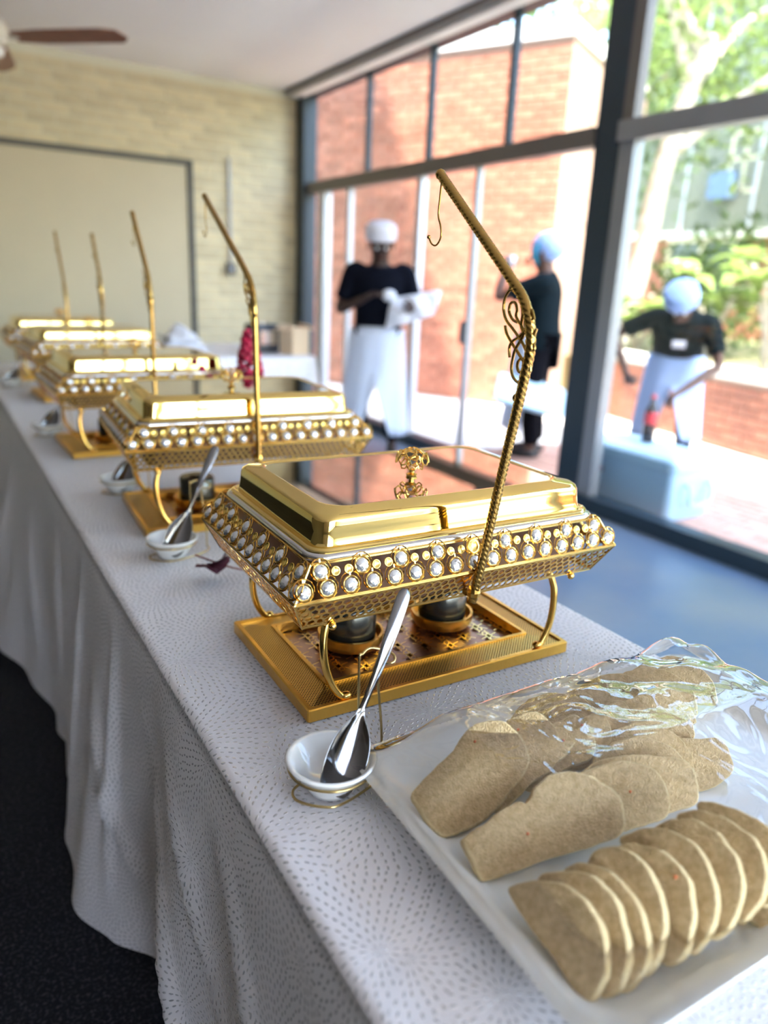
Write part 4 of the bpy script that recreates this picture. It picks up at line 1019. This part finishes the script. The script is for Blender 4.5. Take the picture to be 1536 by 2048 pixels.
# ------------------------------------------------------------------ spoon rests, bowls, spoons
def spoon_set(off, where, first=False):
    O = V(off)
    def W(x, y, z): return V((x, y, z))
    b = thing('ceramic_bowl', 'small white round bowl %s' % where[0], 'bowl', V((.349, .655, .7525))+O, 0, 'white spoon bowls')
    MB().lathe([(0, .004), (.022, .004), (.024, 0), (.027, 0), (.030, .006), (.047, .031), (.053, .039), (.0545, .0415), (.052, .0435), (.047, .0405), (.037, .024), (.022, .011), (0, .009)], 40).build('bowl_body', 'ceramic', b, True)
    r = thing('spoon_rest', 'gold wire spoon rest %s' % where[1], 'spoon rest', V((.41, .66, .7525))+O, 0, 'gold wire spoon rests'); ro = V((.41, .66, .7525))
    m = MB()
    base = [W(.432, .672, .7555), W(.428, .655, .7545), W(.396, .633, .7545), W(.345, .6185, .7545), (W(.322, .626, .7545)), W(.303, .647, .7545), W(.304, .664, .7545), W(.318, .674, .7545), W(.352, .688, .7545), W(.385, .694, .7545), W(.402, .688, .7555)]
    m.tube(smooth_pts(base, 6), .0017, 8)
    m.build('base_wire', 'wire_gold', r, True, off=ro)
    up = [W(.430, .672, .7555), W(.431, .678, .80), W(.4235, .682, .8835), W(.428, .672, .8885), W(.4375, .667, .8910), W(.4415, .6725, .8960), W(.437, .684, .8985)]
    MB().tube(smooth_pts(up, 5), .0017, 8).build('upright_wire', 'wire_gold', r, True, off=ro)
    up2 = [W(.402, .688, .7555), W(.402, .686, .81), W(.3995, .684, .8945), W(.4035, .685, .9005), W(.418, .690, .9035), W(.437, .684, .8985)]
    MB().tube(smooth_pts(up2, 5), .0017, 8).build('upright_wire', 'wire_gold', r, True, off=ro)
    MB().tube([V((.349, .655, 0))+p for p in ring_pts(.0505, 36, .7842)], .0017, 8, True).build('bowl_ring', 'wire_gold', r, True, off=ro)
    s = thing('serving_spoon', 'shiny dark steel serving spoon leaning %s' % where[2], 'spoon', V((.345, .64, .763))+O, 0, 'steel serving spoons')
    so = V((.345, .64, .763)); tip, hdl = V((.3345, .622, .7665)), V((.459, .679, .978)); ax = (hdl-tip).normalized(); L = (hdl-tip).length
    nn = (EYE-(tip+hdl)/2); nn = (nn-ax*nn.dot(ax)).normalized(); nn = Matrix.Rotation(.35, 3, ax) @ nn; sd = ax.cross(nn).normalized()
    st = [(0, .014, 0, .002), (.008, .020, .002, .004), (.022, .0245, .004, .008), (.045, .0265, .004, .011), (.068, .023, .002, .010), (.084, .014, -.002, .006), (.094, .0055, -.006, .001), (.104, .0038, -.007, 0), (.125, .0042, -.003, 0), (.16, .0062, .001, 0), (.20, .0085, .001, 0), (L-.014, .0095, -.002, 0), (L-.004, .0075, -.003, 0), (L, .003, -.004, 0)]
    top, bot = [], []; K = 12; m = MB(); rows = []
    for (t, w, h, dp) in st:
        row = []
        for k in range(K+1):
            q = -1+2*k/K; row.append(tip+ax*t+sd*(w*q)+nn*(h-dp*(1-q*q)+(.0015*(1-q*q) if dp == 0 else 0)))
        rows.append(row)
    vs = [p for r_ in rows for p in r_]; n = K+1; fs = [(i*n+k, i*n+k+1, (i+1)*n+k+1, (i+1)*n+k) for i in range(len(rows)-1) for k in range(K)]
    m.add(vs, fs); o = m.build('spoon_body', 'dark_steel', s, True, off=so); md = o.modifiers.new('t', 'SOLIDIFY'); md.thickness = .0016; md.offset = 0
    sb = o.modifiers.new('s', 'SUBSURF'); sb.levels = 2; sb.render_levels = 2
spoon_set((0, 0, 0), ('with a spoon in it in front of the nearest chafing dish', 'around the white bowl nearest the bread platter', 'over the bowl next to the bread platter'))
spoon_set((.045, .825, 0), ('in front of the second chafing dish', 'at the front left of the second chafing dish', 'over the bowl before the second chafing dish'))
spoon_set((.055, 1.36, 0), ('between the second and third chafing dishes', 'between the second and third chafing dishes', 'beside the back of the second chafing dish'))
spoon_set((-.015, 2.18, 0), ('left behind the third chafing dish', 'left behind the third chafing dish', 'left behind the third chafing dish'))
spoon_set((-.02, 3.42, 0), ('at the table edge by the fourth chafing dish', 'by the fourth chafing dish at the table edge', 'beside the fourth chafing dish'))

# ------------------------------------------------------------------ bread platter
plat = thing('serving_platter', 'large white rectangular serving platter with rounded corners at the front of the table', 'platter', (.668, .443, .7525), math.radians(-1.2))
m = MB(); PR = [(.245, .155, .04, .0), (.262, .172, .045, .001), (.292, .200, .045, .030), (.302, .2085, .045, .0345), (.3035, .2095, .045, .0365), (.301, .208, .045, .0385), (.290, .198, .042, .0365), (.262, .172, .045, .0115), (.250, .160, .045, .0085)]
m.loft([rrect(a, b, r, z, 10) for a, b, r, z in PR], True, True); m.build('dish', 'melamine', plat, True, sharp=50)
PZ = .7625
def crop(pts): return [(740+.5182*x, 1300+.5182*y) for x, y in pts]
def slice_at(poly, p, n, thick, name, label, seed, group):
    n = V(n).normalized(); p = V(p)+V((0, 0, thick*n.z*.35))
    pts = [on_plane(x, y, p, n) for x, y in crop(poly)]; pts = smooth_pts(pts, 4, True)
    rr = random.Random(seed); c = sum(pts, V((0, 0, 0)))/len(pts); N = len(pts)
    low = min(q.z for q in pts)
    pts = [V((q.x, q.y, max(q.z, PZ+.0))) for q in pts]
    d = (p-EYE).normalized(); bk = -n if n.dot(d) < 0 else n; bk = -n
    lv = [(1.0, .0022), (.985, .0004), (.96, 0), (.75, 0), (.5, 0), (.25, 0)]
    m = MB(); loops = []
    def ring(k, z, jit):
        out = []
        for i, q in enumerate(pts):
            w = c+(q-c)*k; nz = noise.noise(w*55+V((seed, 0, 0)))*.0016*jit+noise.noise(w*190+V((seed, 3, 0)))*.0006*jit*k
            e = noise.noise(q*70+V((seed, 5, 1)))*.0022*min(1, k)
            out.append(w+(q-c).normalized()*e+n*nz+bk*z)
        return out
    fr_ = [ring(k, z, 1) for k, z in lv]; bk_ = [ring(k, thick-z, 1) for k, z in lv]
    mid = [ring(1.004, thick*.35, .3), ring(1.004, thick*.65, .3)]
    L = fr_[::-1]+mid+bk_; vs = [q for l in L for q in l]; fs = []; ms = []
    for i in range(len(L)-1):
        for k in range(N):
            k2 = (k+1) % N; fs.append((i*N+k, i*N+k2, (i+1)*N+k2, (i+1)*N+k)); ms.append(1 if len(lv)-3 <= i <= len(lv)+3 else 0)
    a = len(vs); vs.append(sum(L[0], V((0, 0, 0)))/N); b = len(vs); vs.append(sum(L[-1], V((0, 0, 0)))/N)
    for k in range(N): fs.append(((k+1) % N, k, a)); ms.append(0); k0 = (len(L)-1)*N; fs.append((k0+k, k0+(k+1) % N, b)); ms.append(0)
    for i in range(len(vs)):
        if vs[i].z < PZ+.0003: vs[i] = V((vs[i].x, vs[i].y, PZ+.0003))
    base = V((c.x, c.y, PZ)); t = thing(name, label, 'bread slice', base, 0, group)
    m.v = [q-base for q in vs]; m.f = fs; m.m = ms
    m.build('crumb', ['crumb', 'crust'], t, True)
    for _ in range(rr.randrange(0, 3)):
        q = pts[rr.randrange(N)]; w = c+(q-c)*rr.uniform(.2, .95)
        if w.z > PZ+.004: MB().ball(w-base+n*.0003, .0017, 6, (1.2, 1, 1)).build('carrot_fleck', 'carrot', t, True)
    return t
# front row of half-moon slices, leaning to the right
GF = 'half moon bread slices in the front row'
nF = V((-.82, -.06, .57))
FR = [[(530, 930), (560, 905), (650, 885), (740, 900), (820, 960), (880, 1050), (910, 1150), (905, 1240), (870, 1330), (825, 1360), (770, 1290), (700, 1180), (600, 1050)],
      [(640, 900), (680, 860), (760, 848), (840, 862), (910, 920), (960, 1010), (990, 1100), (995, 1190), (965, 1300), (900, 1342), (840, 1300), (780, 1180), (700, 1050)],
      [(740, 870), (780, 825), (860, 825), (940, 865), (1010, 950), (1055, 1050), (1075, 1150), (1060, 1230), (1010, 1300), (960, 1312), (900, 1230), (840, 1100), (780, 980)],
      [(830, 850), (850, 790), (915, 755), (990, 775), (1050, 820), (1100, 900), (1130, 1000), (1125, 1120), (1090, 1230), (1040, 1260), (980, 1160), (920, 1040), (870, 940)],
      [(930, 800), (970, 755), (1050, 748), (1140, 785), (1205, 850), (1240, 950), (1245, 1080), (1210, 1185), (1150, 1217), (1090, 1180), (1040, 1060), (980, 920)],
      [(960, 740), (1000, 705), (1080, 685), (1160, 697), (1240, 745), (1295, 815), (1332, 920), (1330, 1040), (1290, 1125), (1235, 1172), (1170, 1120), (1110, 980), (1040, 850)],
      [(1090, 700), (1130, 660), (1200, 645), (1290, 670), (1370, 740), (1420, 820), (1437, 900), (1420, 1000), (1385, 1075), (1320, 1118), (1260, 1060), (1200, 920), (1140, 800)],
      [(1180, 650), (1230, 620), (1300, 622), (1390, 660), (1470, 720), (1520, 800), (1530, 880), (1500, 980), (1450, 1040), (1390, 1040), (1320, 920), (1240, 780)],
      [(1260, 600), (1310, 585), (1400, 610), (1490, 650), (1580, 720), (1610, 820), (1590, 930), (1530, 980), (1460, 960), (1390, 830), (1310, 700)]]
ordn = ['first', 'second', 'third', 'fourth', 'fifth', 'sixth', 'seventh', 'eighth', 'ninth']
f0 = on_plane(*crop([(825, 1360)])[0], (0, 0, PZ+.001), (0, 0, 1))
offs = [0, .0165, .034, .050, .071, .090, .109, .128, .146]
for i, pl in enumerate(FR):
    slice_at(pl, f0+V((offs[i], .008*i, 0)), nF, .0125, 'bread_slice', 'half moon bread slice, %s from the left end of the front row' % ordn[i], i+1, GF)
# end slice lying against the row at the right edge
slice_at([(1425, 1000), (1450, 900), (1490, 820), (1560, 800), (1650, 850), (1660, 960), (1600, 1070), (1530, 1092), (1480, 1050)], on_plane(*crop([(1500, 1080)])[0], (0, 0, PZ), (0, 0, 1)), (-.35, -.62, .70), .016, 'bread_slice', 'pale bread slice tipped forward at the right edge of the photograph', 30, 'loose bread slices')
# middle row: broad faces towards the camera
GM = 'broad bread slices in the middle row'; nM = V((-.34, -.58, .74))
MR = [[(360, 750), (365, 722), (440, 670), (520, 610), (575, 582), (605, 588), (640, 530), (700, 478), (790, 466), (880, 500), (960, 555), (985, 640), (978, 705), (900, 745), (700, 805), (560, 855), (450, 893), (418, 868)],
      [(600, 600), (700, 500), (840, 462), (940, 428), (1050, 438), (1120, 478), (1158, 560), (1155, 640), (1090, 668), (1000, 690), (800, 740), (650, 760)],
      [(760, 560), (860, 440), (950, 410), (1020, 400), (1140, 410), (1235, 432), (1264, 500), (1264, 585), (1200, 615), (1100, 650), (900, 700)],
      [(1030, 385), (1060, 350), (1150, 342), (1280, 340), (1350, 340), (1390, 395), (1402, 450), (1375, 500), (1280, 548), (1150, 560), (1060, 500)]]
ws = ['first from the left of the middle row, showing its whole face', 'second of the middle row, behind the whole face', 'third of the middle row', 'at the back of the middle row under the plastic film']
p0 = on_plane(*crop([(435, 893)])[0], (0, 0, PZ+.001), (0, 0, 1))
for i, pl in enumerate(MR):
    slice_at(pl, p0+V((.030, .052, .0))*([0, .62, 1.15, 2.6][i]), nM, .017, 'bread_slice', 'broad bread slice, '+ws[i], 40+i, GM)
# right side slices
def slice3d(c, nn, th, name, label, grp, ol, seed):
    c, nn = V(c), V(nn).normalized(); u = V((-nn.y, nn.x, 0)).normalized(); w = nn.cross(u).normalized(); w = -w if w.z < 0 else w; c = c+V((0, 0, th*nn.z))
    P_ = smooth_pts([c+u*a+w*b for a, b in ol], 4, True); cc = sum(P_, V((0, 0, 0)))/len(P_)
    P_ = [q+(q-cc).normalized()*noise.noise(q*80+V((seed, 0, 0)))*.003 for q in P_]
    lo_ = lambda q: V((q.x, q.y, max(q.z, PZ+.0003)))
    m = MB(); fr_ = [[lo_(cc+(q-cc)*k+nn*noise.noise(q*k*90)*.001*k) for q in P_] for k in (.3, .7, .972)]
    m.cur = 0; m.loft(fr_, True, False); m.cur = 1
    m.loft([fr_[-1], [lo_(q-nn*.0015) for q in P_], [lo_(q-nn*(th-.0015)) for q in P_], [lo_(cc+(q-cc)*.972-nn*th) for q in P_]], False, True)
    base = V((c.x, c.y, PZ)); t = thing(name, label, 'bread slice', base, 0, grp); m.build('crumb', ['crumb', 'crust'], t, True, off=base, sharp=70); return t
OL = [(-.058, .004), (-.062, .022), (-.045, .045), (-.01, .062), (.025, .060), (.052, .040), (.060, .018), (.055, .003), (0, .0)]
for i in range(5):
    slice3d((.655+.030*i, .452+.020*i, PZ), (-.40+.04*i, -.60, .62), .016, 'bread_slice', 'bread slice, %s behind the half moons at the right edge' % ordn[i], 'bread slices at the right edge', OL, i)
# back row
GBk = 'bread slices in the back row'; nB = V((-.36, -.52, .78))
BR = [[(160, 562), (195, 512), (250, 455), (320, 385), (375, 308), (450, 272), (525, 277), (575, 325), (612, 395), (600, 470), (530, 560), (450, 650), (360, 695), (272, 720), (195, 625)],
      [(400, 560), (440, 400), (520, 280), (560, 258), (630, 232), (690, 268), (728, 318), (735, 352), (792, 357), (700, 455), (620, 520), (500, 620)],
      [(560, 460), (620, 330), (720, 280), (790, 246), (840, 290), (868, 350), (862, 412), (780, 445), (700, 500), (620, 540)],
      [(700, 430), (760, 300), (830, 258), (895, 236), (928, 288), (930, 352), (885, 412), (800, 460)],
      [(830, 400), (870, 260), (930, 198), (985, 202), (1028, 285), (1030, 360), (1000, 392), (900, 430)],
      [(940, 400), (990, 290), (1050, 235), (1110, 262), (1140, 320), (1120, 360), (1040, 400)]]
wb = ['nearest and largest of the back row, with red flecks', 'second of the back row', 'third of the back row', 'fourth of the back row', 'fifth of the back row', 'last of the back row in front of the shiny film']
b0 = on_plane(*crop([(272, 718)])[0], (0, 0, PZ+.001), (0, 0, 1))
for i, pl in enumerate(BR):
    slice_at(pl, b0+V((.026, .020, 0))*i, nB, .015, 'bread_slice', 'bread slice, '+wb[i], 60+i, GBk)
for i in range(5):
    slice3d((.64+.055*i, .575-.010*(i % 2), PZ), (-.5, -.45, .70), .015, 'bread_slice', 'bread slice under the plastic film, %s of five in the right back corner' % ordn[i], 'bread slices under the film', OL, 20+i)
# plastic film
def film_z(x, y):
    u = (x-.365)/.61; v = (y-.236)/.42
    e = min(u*1.6, 1-u, 1-v)*9; e = max(0, min(1, e)); e = e*e*(3-2*e)
    body = .046+.040*max(0, min(1, (u-.02)*6))*max(0, min(1, (v-.22)*3.2))
    bump = .002*math.exp(-((u-.82)**2/.03+(v-.80)**2/.02))
    k = 1.5*max(0, min(1, (u-.42)*3))*max(0, min(1, (v-.55)*3))
    wr = k*(.0035*math.sin(u*30+v*12+3*math.sin(v*9))+.0025*math.sin(u*17-v*41)+.004*noise.noise(V((u*9, v*9, 2))))
    return .7525+.0405*(1-e)+e*(body+bump+wr+.0005)
fm = MB(); fm.grid(110, 80, lambda a, b: V((.362+.615*a, .236+.420*b, film_z(.362+.615*a, .236+.420*b))))
fm2 = MB(); keep = list(fm.f)
used = sorted({i for f in keep for i in f}); mp = {a: k for k, a in enumerate(used)}
fm2.add([fm.v[i] for i in used], [tuple(mp[i] for i in f) for f in keep])
tag(fm2.build('cling_film', 'film', None, True), 'clear crinkled plastic film stretched over the bread platter', 'plastic film')

# ------------------------------------------------------------------ red berries and fallen leaves
bq = thing('berry_arrangement', 'red berry arrangement standing between the second and third chafing dishes', 'decoration', (.90, 2.33, .752))
MB().lathe([(0, 0), (.035, 0), (.045, .05), (.030, .11), (.034, .13), (.03, .13), (.026, .11), (0, .02)], 16).build('vase', 'ceramic', bq, True)
MB().tube([(0, 0, .05), (0, 0, .39)], .004, 6).build('stem', 'stem', bq)
rb = random.Random(8); n_ = 0
bme = MB().ball((0, 0, 0), .0125, 8).mesh('berry', 'berry', True)
for k in range(110):
    t = k/110; z = .13+.27*t; R_ = .055*(1-t)**.7+.006; a = k*2.4
    link('berry', bme, bq, (math.cos(a)*R_, math.sin(a)*R_, z+rb.uniform(-.006, .006)))
for (e, cnt) in (((-.17, .02, .30), 8), ((.13, -.03, .13), 7), ((-.12, .0, .14), 5)):
    e = V(e); pts = smooth_pts([(0, 0, .12), e*.5+V((0, 0, .04 if e.z > .2 else .0)), e], 4); MB().tube(pts, .002, 5).build('twig', 'stem', bq)
    for k in range(cnt):
        p = pts[int((len(pts)-1)*(k+1)/cnt)]; link('berry', bme, bq, p+V((rb.uniform(-.008, .008), rb.uniform(-.008, .008), .006)))
sp_ = thing('leaf_sprig', 'dark maroon leaf sprig lying behind the nearest chafing dish lid', 'leaves', (.44, 1.33, .752))
for k in range(7):
    a = -2.6+k*.35; R = rot('Z', a) @ rot('Y', -.5-.08*k); L = .07
    m = MB().grid(4, 2, lambda u, v: R @ V((u*L, (v-.5)*.022*math.sin(PI*min(.98, u+.02))*2, .01*math.sin(u*3)))+V((0, 0, .006)))
    m.build('leaf', 'maroon', sp_, True)
MB().tube(smooth_pts([(.06, 0, .004), (.02, 0, .02), (-.04, .01, .05)], 4), .002, 5).build('stem', 'stem', sp_)
